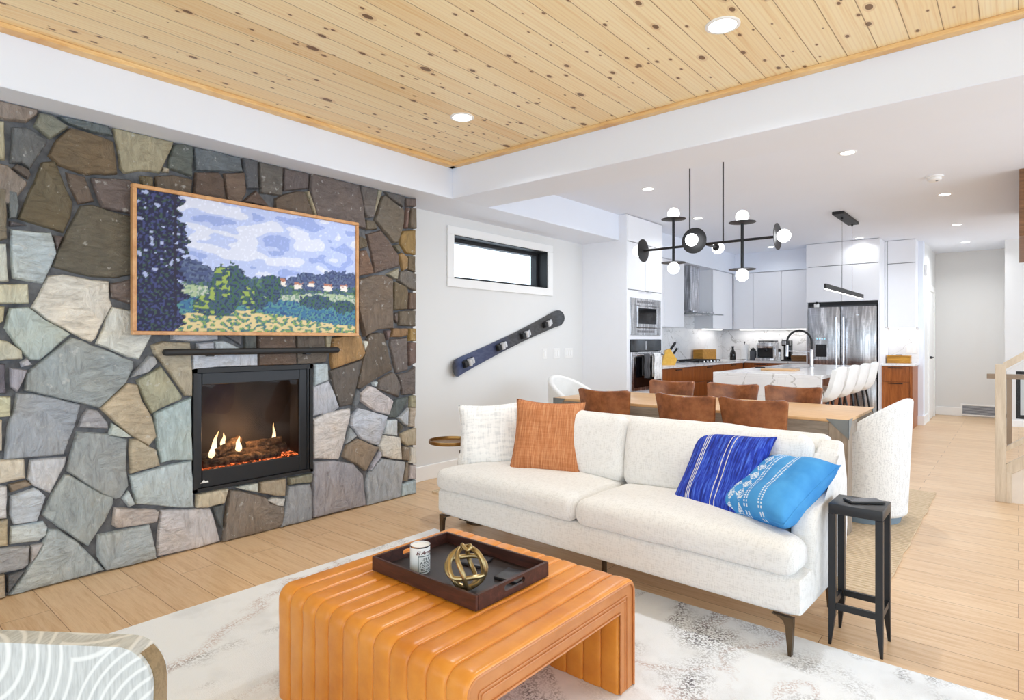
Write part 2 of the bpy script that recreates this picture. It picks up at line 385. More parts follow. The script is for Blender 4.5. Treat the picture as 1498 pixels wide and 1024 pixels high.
# hall door casing with its leaf
dr = MB(); dr.box(-1.09, -1.07, 11.38, 11.47, 0, 2.06); dr.box(-1.09, -1.07, 12.2, 12.29, 0, 2.06); dr.box(-1.09, -1.07, 11.38, 12.29, 2.06, 2.15)
struct(dr, 'trim_3', trim_paint)
dl = struct(MB().box(-1.10, -1.082, 11.47, 12.2, 0.01, 2.06), 'door_1', trim_paint)
hb = MB().cyl((-1.082, 11.53, 1.0), (-1.04, 11.53, 1.0), 0.02); hb.cyl((-1.04, 11.53, 1.0), (-1.035, 11.63, 1.0), 0.009); hb.build('door_handle', black_metal, dl)

# ------------------------------------------------------------------ stone chimney breast
FY0, FY1, FZ0, FZ1 = 1.535, 2.342, 0.345, 1.105
mort = NT('mortar'); mort.set(mort.ramp(mort.noise(mort.mp(), 14), [(0.3, L(76,78,82)), (0.7, L(120,121,124))]), 0.95); mort.bump(mort.noise(mort.mp(), 40), 0.8, 0.01)
XM = XS - 0.03
cb = MB()
cb.box(XD+0.002, XM, -0.6, FY0, 0, ZS); cb.box(XD+0.002, XM, FY1, 3.29, 0, ZS); cb.box(XD+0.002, XM, FY0, FY1, 0, FZ0); cb.box(XD+0.002, XM, FY0, FY1, FZ1, ZS)
breast = struct(cb, 'wall_fireplace', mort.m)
STONES = '''
o 613,2374 659,2374 732,2384 776,2434 778,2458 706,2458 626,2458
t 598,2164 648,2175 646,2363 598,2353
s 677,2272 669,2164 722,2169 746,2147 770,2200 811,2285 814,2310 754,2346 732,2354 677,2342
o 765,2373 803,2345 831,2325 908,2405 837,2444 787,2444
s 911,2423 1019,2409 1113,2412 1091,2458 959,2458 865,2449
b 854,2317 825,2237 865,2197 983,2170 1133,2205 1113,2379 983,2400 917,2404
t 1133,2373 1150,2240 1173,2218 1245,2249 1352,2260 1416,2415 1427,2458 1115,2458
d 680,2139 740,2098 751,2121 743,2146 695,2163
o 598,1952 674,1958 735,2063 735,2084 659,2148 598,2154
b 765,2083 727,1974 701,1889 888,1844 920,1930 929,2009 877,2147 854,2216 798,2196
b 917,2092 956,2007 1025,2034 983,2159 900,2166
d 1031,2093 1063,2004 1225,1993 1232,2161 1185,2182 1013,2158
b 1260,2157 1316,2160 1312,2225 1250,2220
d 900,1842 865,1754 842,1661 911,1643 1019,1623 1120,1624 1232,1655 1232,1975 1082,1999 1019,2014 965,2001
g 672,1751 680,1589 800,1571 834,1660 857,1732 834,1837 672,1831
d 860,1750 885,1823 845,1824
o 598,1759 656,1783 651,2027 598,2030
l 598,1563 661,1571 651,1756 598,1749
s 667,1887 693,1891 703,1956 695,2022 661,2022
s 669,1848 732,1860 669,1871
q 598,1458 743,1465 740,1563 598,1553
l 754,1445 814,1389 900,1335 971,1286 1013,1268 1031,1286 1075,1396 1110,1471 1097,1515 1097,1603 1019,1605 888,1623 820,1610 803,1557
d 1108,1515 1232,1473 1232,1636 1102,1589
p 659,1397 649,1338 695,1251 746,1176 787,1175 917,1310 809,1382 743,1445 669,1438
t 598,1344 641,1371 646,1444 598,1445
q 598,1172 716,1184 714,1224 659,1271 598,1285
s 598,1014 653,1013 651,1159 598,1164
p 716,1143 754,1152 735,1183 711,1167
g 672,1045 695,1020 735,1126 669,1138
g 732,1109 727,1025 959,942 1050,906 1179,1037 1212,1119 1215,1156 1056,1234 1013,1249 971,1274 923,1292
l 1082,1395 1069,1344 1035,1257 1185,1184 1243,1169 1308,1301 1315,1440 1202,1444 1113,1463
q 598,896 669,899 669,995 598,1001
q 598,729 636,731 636,882 598,886
g 685,937 659,840 649,683 888,677 935,816 962,931 765,1005 695,1010
g 953,811 1091,788 1088,821 1044,891 995,907 971,869
w 1165,731 1205,729 1110,815 1094,754
t 1127,817 1199,741 1291,669 1330,714 1309,829 1253,934 1233,1023 1185,1033 1053,905
g 1288,1093 1334,1145 1319,1181 1295,1185 1193,1063
t 1243,1011 1271,932 1309,852 1359,879 1469,921 1472,941 1395,1065 1359,1121 1233,1049
t 1323,1200 1409,1080 1491,943 1530,937 1522,1172 1514,1261 1366,1270 1309,1247
p 1334,702 1341,646 1359,558 1417,565 1537,546 1530,929 1323,851
t 1199,523 1260,532 1351,544 1330,637 1233,712 1199,716
v 911,633 905,584 1031,461 1126,391 1152,393 1189,454 1179,576 1185,718 1088,760 947,787
g 842,484 798,375 953,205 998,165 1075,284 1113,364 1117,408 1063,433 1019,471 917,561 894,568
q 598,567 727,580 722,676 598,685
p 738,572 759,537 831,482 894,621 900,659 749,665
o 672,517 757,538 732,566 664,558
p 669,404 685,354 776,350 811,469 781,509 765,519 672,497
l 598,401 653,395 654,550 598,561
t 598,263 659,254 659,383 598,394
p 669,258 781,246 814,268 820,308 803,340 672,344
g 598,126 716,121 740,138 746,228 598,254
t 598,6 649,5 646,115 598,117
g 751,141 776,175 803,230 754,229
s 659,22 727,115 659,108
p 787,193 732,106 664,4 923,7 1072,13 1013,103 947,200 865,284 825,293
p 1041,95 1082,10 1147,6 1330,7 1327,51 1295,210 1260,207 1044,211
l 1114,249 1134,229 1337,215 1348,272 1330,287 1121,344
p 1226,344 1344,311 1439,279 1541,257 1530,544 1351,532 1196,509
p 1193,336 1220,345 1189,423 1160,388
q 1557,254 1624,240 1640,245 1722,248 1747,332 1557,332
l 1344,163 1337,13 1561,4 1701,9 1672,125 1640,228 1359,277
s 1689,129 1710,91 1718,237 1656,241
o 1729,142 1716,4 2092,4 2116,25 2131,134 2028,179 2000,226 1825,305 1759,318
l 1851,305 1938,274 1938,333 1789,334
t 1957,266 2087,218 2131,213 2136,330 1957,334
w 2079,152 2122,143 2135,190 2053,214 2006,204
o 2166,279 2337,268 2341,327 2166,328
v 2135,128 2105,4 2332,4 2332,205 2322,258 2158,272
v 2350,14 2795,8 2770,244 2689,340 2529,391 2350,409
l 2356,432 2552,397 2587,483 2659,715 2659,761 2461,749 2350,710
p 2349,733 2517,750 2568,780 2509,922 2478,979 2349,946
p 2356,952 2470,986 2462,1105 2356,1108
d 2525,908 2572,780 2679,792 2720,930 2759,1064 2771,1128 2486,1053
r 2501,1210 2493,1128 2509,1066 2763,1135 2793,1178 2746,1314 2605,1313 2509,1292
d 2222,1109 2312,1103 2447,1116 2462,1163 2447,1224 2436,1312 2219,1311
t 2462,1183 2490,1224 2505,1312 2451,1312
b 1943,1107 2216,1097 2208,1313 1943,1312
p 1533,1099 1672,1102 1935,1106 1935,1194 1533,1196
p 1561,1212 1656,1211 1656,1265 1561,1257
p 1664,1211 1824,1208 1824,1226 1722,1273 1664,1269
p 1417,1278 1530,1269 1681,1282 1681,1319 1417,1317
s 1859,1212 1935,1207 1935,1330 1850,1329
s 1833,1243 1837,1329 1705,1320
s 1402,2350 1398,2294 1469,2285 1530,2274 1533,2458 1469,2458 1428,2439
t 1369,2268 1402,2271 1402,2295 1369,2296
b 1330,2147 1522,2159 1530,2254 1417,2258 1330,2232
s 1553,2316 1705,2344 1842,2369 1824,2458 1541,2458
b 1541,2154 1735,2160 1718,2296 1689,2332 1553,2303
b 1747,2162 1833,2169 1868,2240 1855,2368 1726,2336
s 1868,2266 1944,2277 1935,2458 1842,2458
d 1964,2254 2115,2264 2120,2458 1954,2458
d 2129,2299 2224,2326 2311,2352 2316,2458 2129,2458
d 2322,2340 2375,2159 2721,2142 2800,2133 2769,2333 2733,2458 2332,2458
b 2067,2147 2353,2165 2285,2319 2234,2319 2134,2277 2067,2237
t 2359,2166 2375,2169 2316,2334 2296,2326
b 2032,2164 1931,2265 1846,2176
d 2769,2344 2806,2221 2869,2236 2907,2458 2745,2458
t 2875,2279 2881,2249 2959,2458 2920,2458
d 2959,2409 2888,2219 2959,2156 3071,2059 3119,2070 3174,2230 3181,2340 2985,2429
d 3024,2421 3167,2365 3188,2445 3146,2458 2985,2456
d 3202,2376 3302,2391 3302,2458 3202,2442
b 3181,2198 3209,2196 3230,2365 3209,2367
b 3238,2206 3302,2207 3302,2375 3245,2367
r 3140,2127 3140,2062 3202,1993 3302,1989 3302,2196 3174,2170
d 2806,2129 2913,2149 2881,2207 2806,2206
b 2856,1965 2888,1801 3126,1876 3126,1963 3051,2040 2946,2143 2812,2094
b 2726,1966 2811,1997 2796,2057 2726,2073
b 2726,1759 2871,1799 2863,1835 2803,1969 2726,1954
d 3124,1989 3145,2001 3116,2053 3067,2034
r 3165,1843 3212,1867 3216,1953 3157,1989 3124,1970
b 3224,1858 3302,1843 3302,1976 3229,1971
t 3075,1772 3108,1774 3120,1860 3007,1802
d 3116,1756 3224,1704 3302,1690 3302,1827 3216,1849 3132,1835
b 2726,1531 2752,1422 2789,1306 2901,1357 3059,1372 3055,1767 2963,1792 2894,1783 2726,1740
b 3075,1517 3212,1532 3216,1684 3199,1716 3071,1749
b 3233,1533 3302,1533 3302,1673 3233,1672
b 3124,1396 3302,1392 3302,1523 3132,1510
d 3079,1443 3108,1412 3112,1499 3079,1495
r 3039,1301 3141,1301 3207,1315 3212,1371 3059,1372
r 3233,1269 3302,1269 3302,1372 3233,1371
b 3229,1090 3241,1067 3302,1088 3302,1255 3233,1256
b 2774,1129 2723,911 2759,903 2917,981 3063,1038 3003,1245 2975,1334 2909,1336 2829,1323
d 3007,1276 3039,1356 2983,1352
l 2796,1196 2833,1269 2770,1270
d 3035,1244 3099,1011 3220,1032 3212,1299 3043,1283
d 3141,938 3161,829 3302,825 3302,1055 3224,1012 3108,998
d 2917,893 3116,816 3136,899 3099,985 3059,1019 2925,962
p 2879,921 2901,913 2909,950 2867,946
l 2752,818 2894,719 3027,678 3071,787 2886,908 2833,920 2752,861
p 2680,707 2671,630 2760,520 2868,467 2922,452 3004,672 2895,708 2734,758
s 2734,813 2741,880 2716,906 2687,817 2690,744
s 3011,664 3099,649 3216,762 3224,808 3099,804
p 3170,591 3214,574 3224,716 3117,645
t 3241,721 3302,714 3302,815 3246,813
t 3234,561 3294,554 3302,716 3239,722
p 2976,530 3112,498 3112,631 3004,642
d 3127,527 3170,571 3127,607
t 3146,456 3204,410 3302,403 3302,544 3141,514
l 2926,441 2958,362 3069,320 3146,304 3131,485 2976,523
o 3160,302 3219,281 3229,395 3160,409
l 3239,259 3302,247 3302,380 3244,393
l 3229,134 3302,118 3302,232 3239,244
v 2622,503 2655,513 2722,547 2663,617
o 2630,488 2598,409 2730,325 2798,271 2922,434 2730,524
p 2860,312 2842,271 2945,364 2935,399
v 2895,306 2824,238 2807,176 2811,4 2860,4 3127,4 3146,99 3185,279 2958,340
o 3160,127 3214,121 3219,270 3195,278
p 3156,97 3146,4 3302,4 3302,111 3195,105
'''
TONE = {'b': (110,93,78), 'd': (107,98,90), 's': (104,105,107), 'g': (173,178,183), 'p': (191,198,203), 'l': (203,201,196), 'q': (206,200,180), 't': (174,164,142), 'o': (140,132,116), 'v': (164,164,172), 'r': (150,118,76), 'w': (206,208,208)}  # stones' own tones, with the wall's uneven light partly kept in the colour
def inset(poly, d):
    n = len(poly); out = []
    for i in range(n):
        p0, p1, p2 = Vector(poly[i-1]), Vector(poly[i]), Vector(poly[(i+1) % n])
        a, b = (p1-p0), (p2-p1)
        if a.length < 1e-6 or b.length < 1e-6: out.append(p1); continue
        a.normalize(); b.normalize(); na, nb = Vector((-a.y, a.x)), Vector((-b.y, b.x)); m = na+nb
        if m.length < 1e-4: m = na
        m.normalize(); k = d / max(0.45, m.dot(na)); out.append(p1 + m*k)
    return out
def build_stones():
    bm = bmesh.new(); col = bm.loops.layers.float_color.new('stone')
    polys = []
    for ln in STONES.strip().split('\n'):
        a = ln.split(); polys.append((a[0], [tuple(int(v)/1000 for v in q.split(',')) for q in a[1:]]))
    rnd = random.Random(5)
    # ragged stones carrying on to the left, beyond the photograph's edge
    ye, cols_ = 0.595, [(-0.6, -0.28), (-0.27, 0.06), (0.07, 0.36), (0.37, 0.585)]
    for y0, y1 in cols_:
        z = 0.01
        while z < 2.4:
            h = rnd.uniform(0.2, 0.42); z1 = min(z+h, 2.455); j = lambda: rnd.uniform(-0.03, 0.03)
            if z1 - z > 0.06: polys.append((rnd.choice('gpltqo'), [(y0+0.01, z+0.03), ((y0+y1)/2, max(0.005, z+j()/2)), (y1-0.02, z+0.02), (y1-0.005+j()/4, (z+z1)/2), (y1-0.03, z1-0.02), ((y0+y1)/2+j(), z1-0.008), (y0+0.02, z1-0.03)]))
            if y1 < 0.5: polys[-1] = (polys[-1][0], [(a+0.09*math.sin(b*5.2), b+(0.05*math.sin(a*9) if 0.1 < b < 2.38 else 0)) for a, b in polys[-1][1]])
            z = z1 + 0.005
    for tone, pl in polys:
        # cut against the firebox opening: skip points inside it by pushing them to the nearest edge
        q = []
        for y, z in pl:
            if FY0-0.004 < y < FY1+0.004 and FZ0-0.004 < z < FZ1+0.004:
                e = [(abs(y-FY0), (FY0-0.004, z)), (abs(FY1-y), (FY1+0.004, z)), (abs(z-FZ0), (y, FZ0-0.004)), (abs(FZ1-z), (y, FZ1+0.004))]
                y, z = min(e)[1]
            q.append((y, z))
        # refine the outline and roughen it
        r = []
        n = len(q)
        for i in range(n):
            a, b = Vector(q[i]), Vector(q[(i+1) % n]); ln = (b-a).length; k = max(1, int(ln/0.05))
            for s in range(k):
                p = a.lerp(b, s/k)
                if s:
                    nv = Vector((-(b-a).y, (b-a).x)).normalized(); p = p + nv*noise.noise(Vector((p.x*16, p.y*16, 3)))*0.006
                r.append(p)
        cen = sum(r, Vector((0, 0)))/len(r)
        dep = rnd.uniform(0.026, 0.044); tilt = Vector((rnd.uniform(-1, 1), rnd.uniform(-1, 1)))*0.02
        c0 = TONE[tone]; f = rnd.uniform(0.92, 1.08); cc = L(*[min(255, max(0, v*f + rnd.uniform(-5, 5))) for v in c0])
        size = min((p-cen).length for p in r); b1 = min(0.012, size*0.25)
        rings = []
        for ins, dz in ((-0.004, -0.02), (0.0, dep-0.012), (b1*0.45, dep-0.003), (b1, dep)):
            pp = inset([tuple(p) for p in r], ins) if ins else r
            rg = []
            for p in pp:
                p = Vector(p); p.x = min(p.x, 3.302); p.y = max(0.002, min(2.459, p.y))
                h = dz + (tilt.dot(p-cen) + noise.noise(Vector((p.x*7, p.y*7, 9)))*0.005 if dz > 0 else 0)
                rg.append(bm.verts.new((XM + h, p.x, p.y)))
            rings.append(rg)
        fs = []
        for A, B in zip(rings, rings[1:]):
            for i in range(len(A)): fs.append(bm.faces.new((A[i], A[(i+1) % len(A)], B[(i+1) % len(A)], B[i])))
        # broken inner face: rings shrinking to the middle with a cleft relief
        prev = rings[-1]
        for k in (0.66, 0.33):
            rg = []
            for v in rings[-1]:
                p = cen.lerp(Vector((v.co.y, v.co.z)), k)
                h = dep + tilt.dot(p-cen) + noise.noise(Vector((p.x*7, p.y*7, 9)))*0.007 + noise.noise(Vector((p.x*22, p.y*22, 4)))*0.003
                rg.append(bm.verts.new((XM + h, p.x, p.y)))
            for i in range(len(prev)): fs.append(bm.faces.new((prev[i], prev[(i+1) % len(prev)], rg[(i+1) % len(rg)], rg[i])))
            prev = rg
        cv = bm.verts.new((XM + dep + noise.noise(Vector((cen.x*7, cen.y*7, 9)))*0.007, cen.x, cen.y))
        for i in range(len(prev)): fs.append(bm.faces.new((prev[i], prev[(i+1) % len(prev)], cv)))
        for f_ in fs:
            for lp in f_.loops: lp[col] = cc
    bm.normal_update(); bmesh.ops.recalc_face_normals(bm, faces=bm.faces)
    me = bpy.data.meshes.new('stone_facing'); bm.to_mesh(me); bm.free()
    t = NT('ledge_stone'); at = t.n('ShaderNodeAttribute', attribute_name='stone')
    # cleft streaks whose direction changes from stone to stone
    s1 = t.noise(t.mp((1, 5, 14), rot=(25, 0, 0)), 2.2, 6, 0.65, 1.0); s2 = t.noise(t.mp((1, 14, 4), rot=(-30, 0, 0)), 2.0, 6, 0.65, 1.0)
    big = t.noise(t.mp(), 2.3, 2); st = t.mix(t.math('GREATER_THAN', big, 0.5), s1, s2)
    sp = t.noise(t.mp(), 60, 3); bl = t.noise(t.mp(loc=(4, 2, 1)), 5, 4)
    c = t.mix(1.0, at.outputs['Color'], t.ramp(st, [(0.25, (0.62, 0.61, 0.60)), (0.5, (1.0, 1.0, 1.0)), (0.75, (1.32, 1.33, 1.34))]), 'MULTIPLY')
    c = t.mix(0.5, c, t.mix(1.0, c, t.ramp(bl, [(0.3, (0.86, 0.92, 0.98)), (0.5, (1, 1, 1)), (0.72, (1.14, 1.02, 0.86))]), 'MULTIPLY'))
    c = t.mix(t.math('MULTIPLY', t.ramp(t.noise(t.mp(loc=(9, 9, 9)), 26, 4), [(0.64, (0,0,0)), (0.7, (1,1,1))]), 0.4), c, L(214,214,210))
    t.set(c, 0.62); t.bump(t.math('ADD', t.math('MULTIPLY', st, 1.6), t.math('MULTIPLY', sp, 0.5)), 0.7, 0.02)
    me.materials.append(t.m); me.polygons.foreach_set('use_smooth', [True]*len(me.polygons)); me.set_sharp_from_angle(angle=R(28))
    o = bpy.data.objects.new('stone_facing', me); C.objects.link(o); o.parent = breast; return o
build_stones()

# ------------------------------------------------------------------ gas fireplace
fp = T('gas_fireplace', 'black framed gas fireplace with lit logs set into the stone wall', 'fireplace', (XS, 1.94, FZ0))
fr = MB(); xo, xi = XS+0.004, XS-0.27
fr.box(xi, xo, FY0, FY0+0.022, FZ0, FZ1); fr.box(xi, xo, FY1-0.022, FY1, FZ0, FZ1); fr.box(xi, xo, FY0, FY1, FZ1-0.03, FZ1); fr.box(xi, xo, FY0, FY1, FZ0, FZ0+0.02); fr.box(xi, xi+0.01, FY0, FY1, FZ0, FZ1)
fr.build('firebox', black_matte, fp, False, True)
sr = MB(); xs0, xs1 = XS-0.035, XS-0.012
sr.box(xs0, xs1, FY0+0.022, FY0+0.055, FZ0+0.02, FZ1-0.03, 0.004, 1); sr.box(xs0, xs1, FY1-0.095, FY1-0.022, FZ0+0.02, FZ1-0.03, 0.004, 1)
sr.box(xs0, xs1, FY0+0.055, FY1-0.095, FZ1-0.105, FZ1-0.03, 0.004, 1); sr.box(xs0, xs1, FY0+0.055, FY1-0.095, FZ0+0.02, FZ0+0.125, 0.004, 1)
sr.box(xs1, xs1+0.008, FY1-0.04, FY1-0.028, FZ0+0.02, FZ1-0.03)
sr.build('frame', black_metal, fp, False, True)
brk = NT('firebox_liner'); brk.set(brk.ramp(brk.noise(brk.mp(), 6, 3), [(0.3, L(48,46,48)), (0.7, L(70,66,66))]), 0.9); bt = brk.n('ShaderNodeTexBrick'); bt.inputs['Scale'].default_value = 6; bt.inputs['Color1'].default_value = L(70,66,66); bt.inputs['Color2'].default_value = L(56,53,54); bt.inputs['Mortar'].default_value = L(46,44,44)
brk.l(brk.mp((1,1,1), rot=(0, 90, 90)), bt.inputs['Vector'])
ln = MB(); ln.box(xi+0.01, xi+0.02, FY0+0.03, FY1-0.03, FZ0+0.03, FZ1-0.04); ln.box(xi+0.01, xs0-0.03, FY0+0.022, FY0+0.034, FZ0+0.03, FZ1-0.04); ln.box(xi+0.01, xs0-0.03, FY1-0.034, FY1-0.022, FZ0+0.03, FZ1-0.04)
ln.build('liner', brk.m, fp, False, True)
gt = NT('hearth_glass'); tb = gt.n('ShaderNodeBsdfTransparent'); tb.inputs[0].default_value = (0.78, 0.77, 0.78, 1); gg = gt.n('ShaderNodeBsdfGlossy'); gg.inputs['Roughness'].default_value = 0.03
ms = gt.n('ShaderNodeMixShader'); lw = gt.n('ShaderNodeLayerWeight'); lw.inputs['Blend'].default_value = 0.25; gt.l(gt.math('MULTIPLY', lw.outputs['Fresnel'], 0.55), ms.inputs[0]); gt.l(tb.outputs[0], ms.inputs[1]); gt.l(gg.outputs[0], ms.inputs[2])
gt.l(ms.outputs[0], gt.t.nodes['Material Output'].inputs['Surface'])
MB().box(xs0+0.004, xs0+0.008, FY0+0.05, FY1-0.09, FZ0+0.12, FZ1-0.1).build('glass', gt.m, fp, False, True)
logm = NT('charred_log'); la = logm.noise(logm.mp((2, 2, 2)), 14, 5, 0.7); logm.set(logm.ramp(la, [(0.35, L(34,28,24)), (0.52, L(104,82,64)), (0.68, L(160,132,104))]), 0.95); logm.bump(la, 1.0, 0.02)
def log(p0, p1, r, k):
    m = MB(); p0, p1 = Vector(p0), Vector(p1); pts = [p0.lerp(p1, i/8) + Vector((noise.noise(Vector((i*0.9, k, 0)))*0.012, 0, noise.noise(Vector((i*0.9, k, 5)))*0.012)) for i in range(9)]
    m.tube(pts, [r*(1+0.2*noise.noise(Vector((i*1.3, k, 9)))) for i in range(9)], 12)
    for v in m.bm.verts: v.co += Vector((1,1,1))*noise.noise(v.co*30)*0.006
    m.build('log', logm.m, fp, True, True)
zb = FZ0 + 0.115; xm = XS-0.14
log((xm-0.03, 1.60, zb+0.055), (xm-0.02, 2.22, zb+0.06), 0.035, 1); log((xm+0.035, 1.63, zb+0.03), (xm+0.045, 2.14, zb+0.035), 0.03, 2)
log((xm+0.03, 1.72, zb+0.09), (xm-0.05, 1.90, zb+0.145), 0.028, 3); log((xm-0.05, 1.95, zb+0.10), (xm+0.03, 2.17, zb+0.12), 0.025, 4)
em = NT('ember_bed'); e1 = em.noise(em.mp(), 70, 3); em.set(L(34,26,24), 0.9); es = em.ramp(e1, [(0.5, (0,0,0)), (0.6, (1.0,0.16,0.03)), (0.72, (1.0,0.6,0.25))]); em.l(es, em.b.inputs['Emission Color']); em.b.inputs['Emission Strength'].default_value = 2.2
g = MB(); g.box(XS-0.25, XS-0.06, FY0+0.03, FY1-0.03, FZ0+0.03, zb+0.005)
g.grid(lambda u, v: Vector((XS-0.24+0.18*u, FY0+0.05+(FY1-FY0-0.18)*v, zb+0.01+0.012*noise.noise(Vector((u*8, v*30, 1))))), 8, 40)
g.build('ember_bed', em.m, fp, True, True)
fl = NT('flame'); z_ = fl.xyz()[2]; fl.set((0,0,0,1), 1.0); fl.l(fl.ramp(fl.math('MULTIPLY', z_, 2.6), [(0.42, (1.0,0.62,0.25)), (0.6, (1.0,0.78,0.45)), (0.9, (1.0,0.55,0.18))]), fl.b.inputs['Emission Color']); fl.b.inputs['Emission Strength'].default_value = 2.6
def flame(x, y, z, h, r, lean):
    m = MB(); n = 12; prof = [(0.35, 0), (0.7, 0.08), (0.78, 0.2), (0.66, 0.38), (0.5, 0.56), (0.34, 0.7), (0.16, 0.86), (0.02, 1.0)]
    pts = [Vector((x, y + lean*q*h + 0.004*math.sin(q*9+y*40), z + q*h)) for _, q in prof]
    m.tube(pts, [r*p for p, _ in prof], n); m.build('flame', fl.m, fp, True, True)
flame(xm+0.005, 1.695, zb+0.06, 0.17, 0.026, 0.28); flame(xm-0.015, 1.78, zb+0.12, 0.09, 0.02, 0.1); flame(xm+0.02, 1.865, zb+0.08, 0.10, 0.026, 0.05); flame(xm, 2.125, zb+0.09, 0.15, 0.018, 0.0)
lg = MB(); lg.prism([(FY0+0.045, FZ0+0.05), (FY0+0.095, FZ0+0.05), (FY0+0.088, FZ0+0.062), (FY0+0.075, FZ0+0.058), (FY0+0.066, FZ0+0.07), (FY0+0.055, FZ0+0.058)], xs1, xs1+0.002, 'x')
lgo = lg.build('maker_emblem', outlet_white, fp, False, True)
fpl = bpy.data.lights.new('fire_glow', 'POINT'); fpl.energy = 2.6; fpl.color = (1, 0.55, 0.22); fpl.shadow_soft_size = 0.05
fo = bpy.data.objects.new('fire_glow', fpl); C.objects.link(fo); fo.location = (xm+0.05, 1.9, zb+0.2)

# ------------------------------------------------------------------ framed screen and sound bar
tv = T('framed_television', 'large oak framed screen showing a blue and green landscape above the fireplace', 'television', (XS+0.005, 1.94, 1.31))
y0, y1, z0, z1 = 1.188, 2.69, 1.308, 2.156
t_ = MB()
for b in ((y0,y1,z0,z0+0.022),(y0,y1,z1-0.022,z1),(y0,y0+0.022,z0+0.022,z1-0.022),(y1-0.022,y1,z0+0.022,z1-0.022)): t_.box(XS+0.022, XS+0.062, *b, 0.003, 1)
t_.build('frame', gold_oak, tv, False, True)
MB().box(XS+0.022, XS+0.045, y0+0.02, y1-0.02, z0+0.02, z1-0.02).build('panel', black_matte, tv, False, True)
def picture():
    NU, NV = 240, 134; ya, yb, za, zb_ = y0+0.021, y1-0.021, z0+0.021, z1-0.021
    nz = lambda x, y, k: noise.noise(Vector((x, y, k)))
    def pick(u, v):
        # a made-up riverside landscape in dabs of paint: u to the right, v up
        ju, jv = u + 0.010*nz(u*60, v*60, 1), v + 0.016*nz(u*60, v*60, 2)
        dab = nz(u*95, v*48, 3); dab2 = nz(u*40, v*40, 8); cl = nz(u*6, v*9, 4) + 0.5*nz(u*14, v*18, 5)
        if cl > 0.12: c = (214,220,240)
        elif cl < -0.25: c = (150,168,222)
        else: c = (182,196,236)
        if dab > 0.3: c = tuple(min(255, q+14) for q in c)
        hill = 0.50 + 0.05*math.sin(ju*7.5+1.0) + 0.03*nz(ju*12, 0, 6) + 0.02*nz(ju*50, 0, 7)
        if jv < hill: c = (70,84,128) if dab2 > 0.1 else ((54,66,104) if dab > 0 else (92,108,140))
        ridge = 0.40 + 0.035*math.sin(ju*11+2.6) + 0.02*nz(ju*30, 1, 9)
        if jv < ridge: c = (88,124,92) if dab2 > 0.15 else ((52,84,72) if dab > 0.1 else (66,92,118))
        for hx, hy, hw, hh in ((0.60,0.415,0.018,0.03),(0.68,0.40,0.02,0.028),(0.75,0.42,0.016,0.026),(0.84,0.405,0.024,0.03),(0.93,0.41,0.02,0.03)):
            if abs(ju-hx) < hw and abs(jv-hy) < hh: c = (232,226,220) if jv < hy+hh*0.35 else (176,120,98)
        if 0.25 < jv < 0.33 + 0.02*math.sin(ju*9): c = (168,186,150) if dab2 > 0.1 else ((120,150,128) if dab > 0 else (190,196,186))
        if jv < 0.25 + 0.02*math.sin(ju*13): c = (60,112,150) if dab2 > 0.12 else ((44,78,132) if dab > 0.05 else (84,140,140))
        if jv < 0.12 + 0.05*math.sin(ju*5.5-0.6): c = (216,196,146) if dab2 > 0 else ((124,158,96) if dab > 0 else (70,110,120))
        for bx, by, bw, bh in ((0.36,0.36,0.085,0.17),(0.47,0.27,0.06,0.10),(0.55,0.36,0.05,0.12),(0.30,0.20,0.09,0.09),(0.78,0.27,0.09,0.06),(0.93,0.24,0.07,0.06)):
            q = ((ju-bx)/bw)**2 + ((jv-by)/bh)**2 + 0.5*nz(u*34, v*22, 11)
            if q < 1: c = (150,172,84) if (dab2 > 0.12 and bx < 0.5 and u < bx) else ((58,98,66) if dab > 0.12 else ((34,52,84) if dab < -0.2 else (60,84,112)))
        edge = 0.17 + 0.05*nz(0.3, v*7, 12) + 0.03*nz(1.3, v*26, 13)
        if ju < edge: c = (22,26,62) if dab < 0.08 else ((52,76,70) if dab2 > 0.05 else (60,66,120))
        if ju < edge and nz(u*44, v*26, 14) > 0.33 and v > 0.35: c = (170,182,220)
        if 0.135 < ju < 0.147 and jv > 0.12: c = (30,26,54)
        return L(*c)
    bm = bmesh.new(); ly = bm.loops.layers.float_color.new('paint')
    vs = [[bm.verts.new((XS+0.0462, ya+(yb-ya)*i/NU, za+(zb_-za)*j/NV)) for j in range(NV+1)] for i in range(NU+1)]
    cg = [[pick(i/NU, j/NV) for j in range(NV+1)] for i in range(NU+1)]
    for i in range(NU):
        for j in range(NV):
            f = bm.faces.new((vs[i][j], vs[i+1][j], vs[i+1][j+1], vs[i][j+1]))
            for lp, (a, b) in zip(f.loops, ((i,j),(i+1,j),(i+1,j+1),(i,j+1))): lp[ly] = cg[a][b]
    bmesh.ops.translate(bm, vec=-tv.location, verts=bm.verts)
    me = bpy.data.meshes.new('screen'); bm.to_mesh(me); bm.free()
    t = NT('painted_picture'); at = t.n('ShaderNodeAttribute', attribute_name='paint'); t.set(at.outputs['Color'], 0.6); me.materials.append(t.m)
    o = bpy.data.objects.new('screen', me); C.objects.link(o); o.parent = tv
picture()
sb = T('sound_bar', 'long thin black sound bar fixed to the stone just above the fireplace', 'speaker', (XS+0.03, 1.94, 1.205))
m = MB(); m.box(XS+0.008, XS+0.062, 1.353, 2.531, 1.186, 1.226, 0.017, 4); m.build('body', black_matte, sb, True, True)
for yy in (1.62, 2.28): MB().box(XS-0.005, XS+0.05, yy-0.02, yy+0.02, 1.178, 1.19, 0.003, 1).build('bracket', black_metal, sb, True, True)
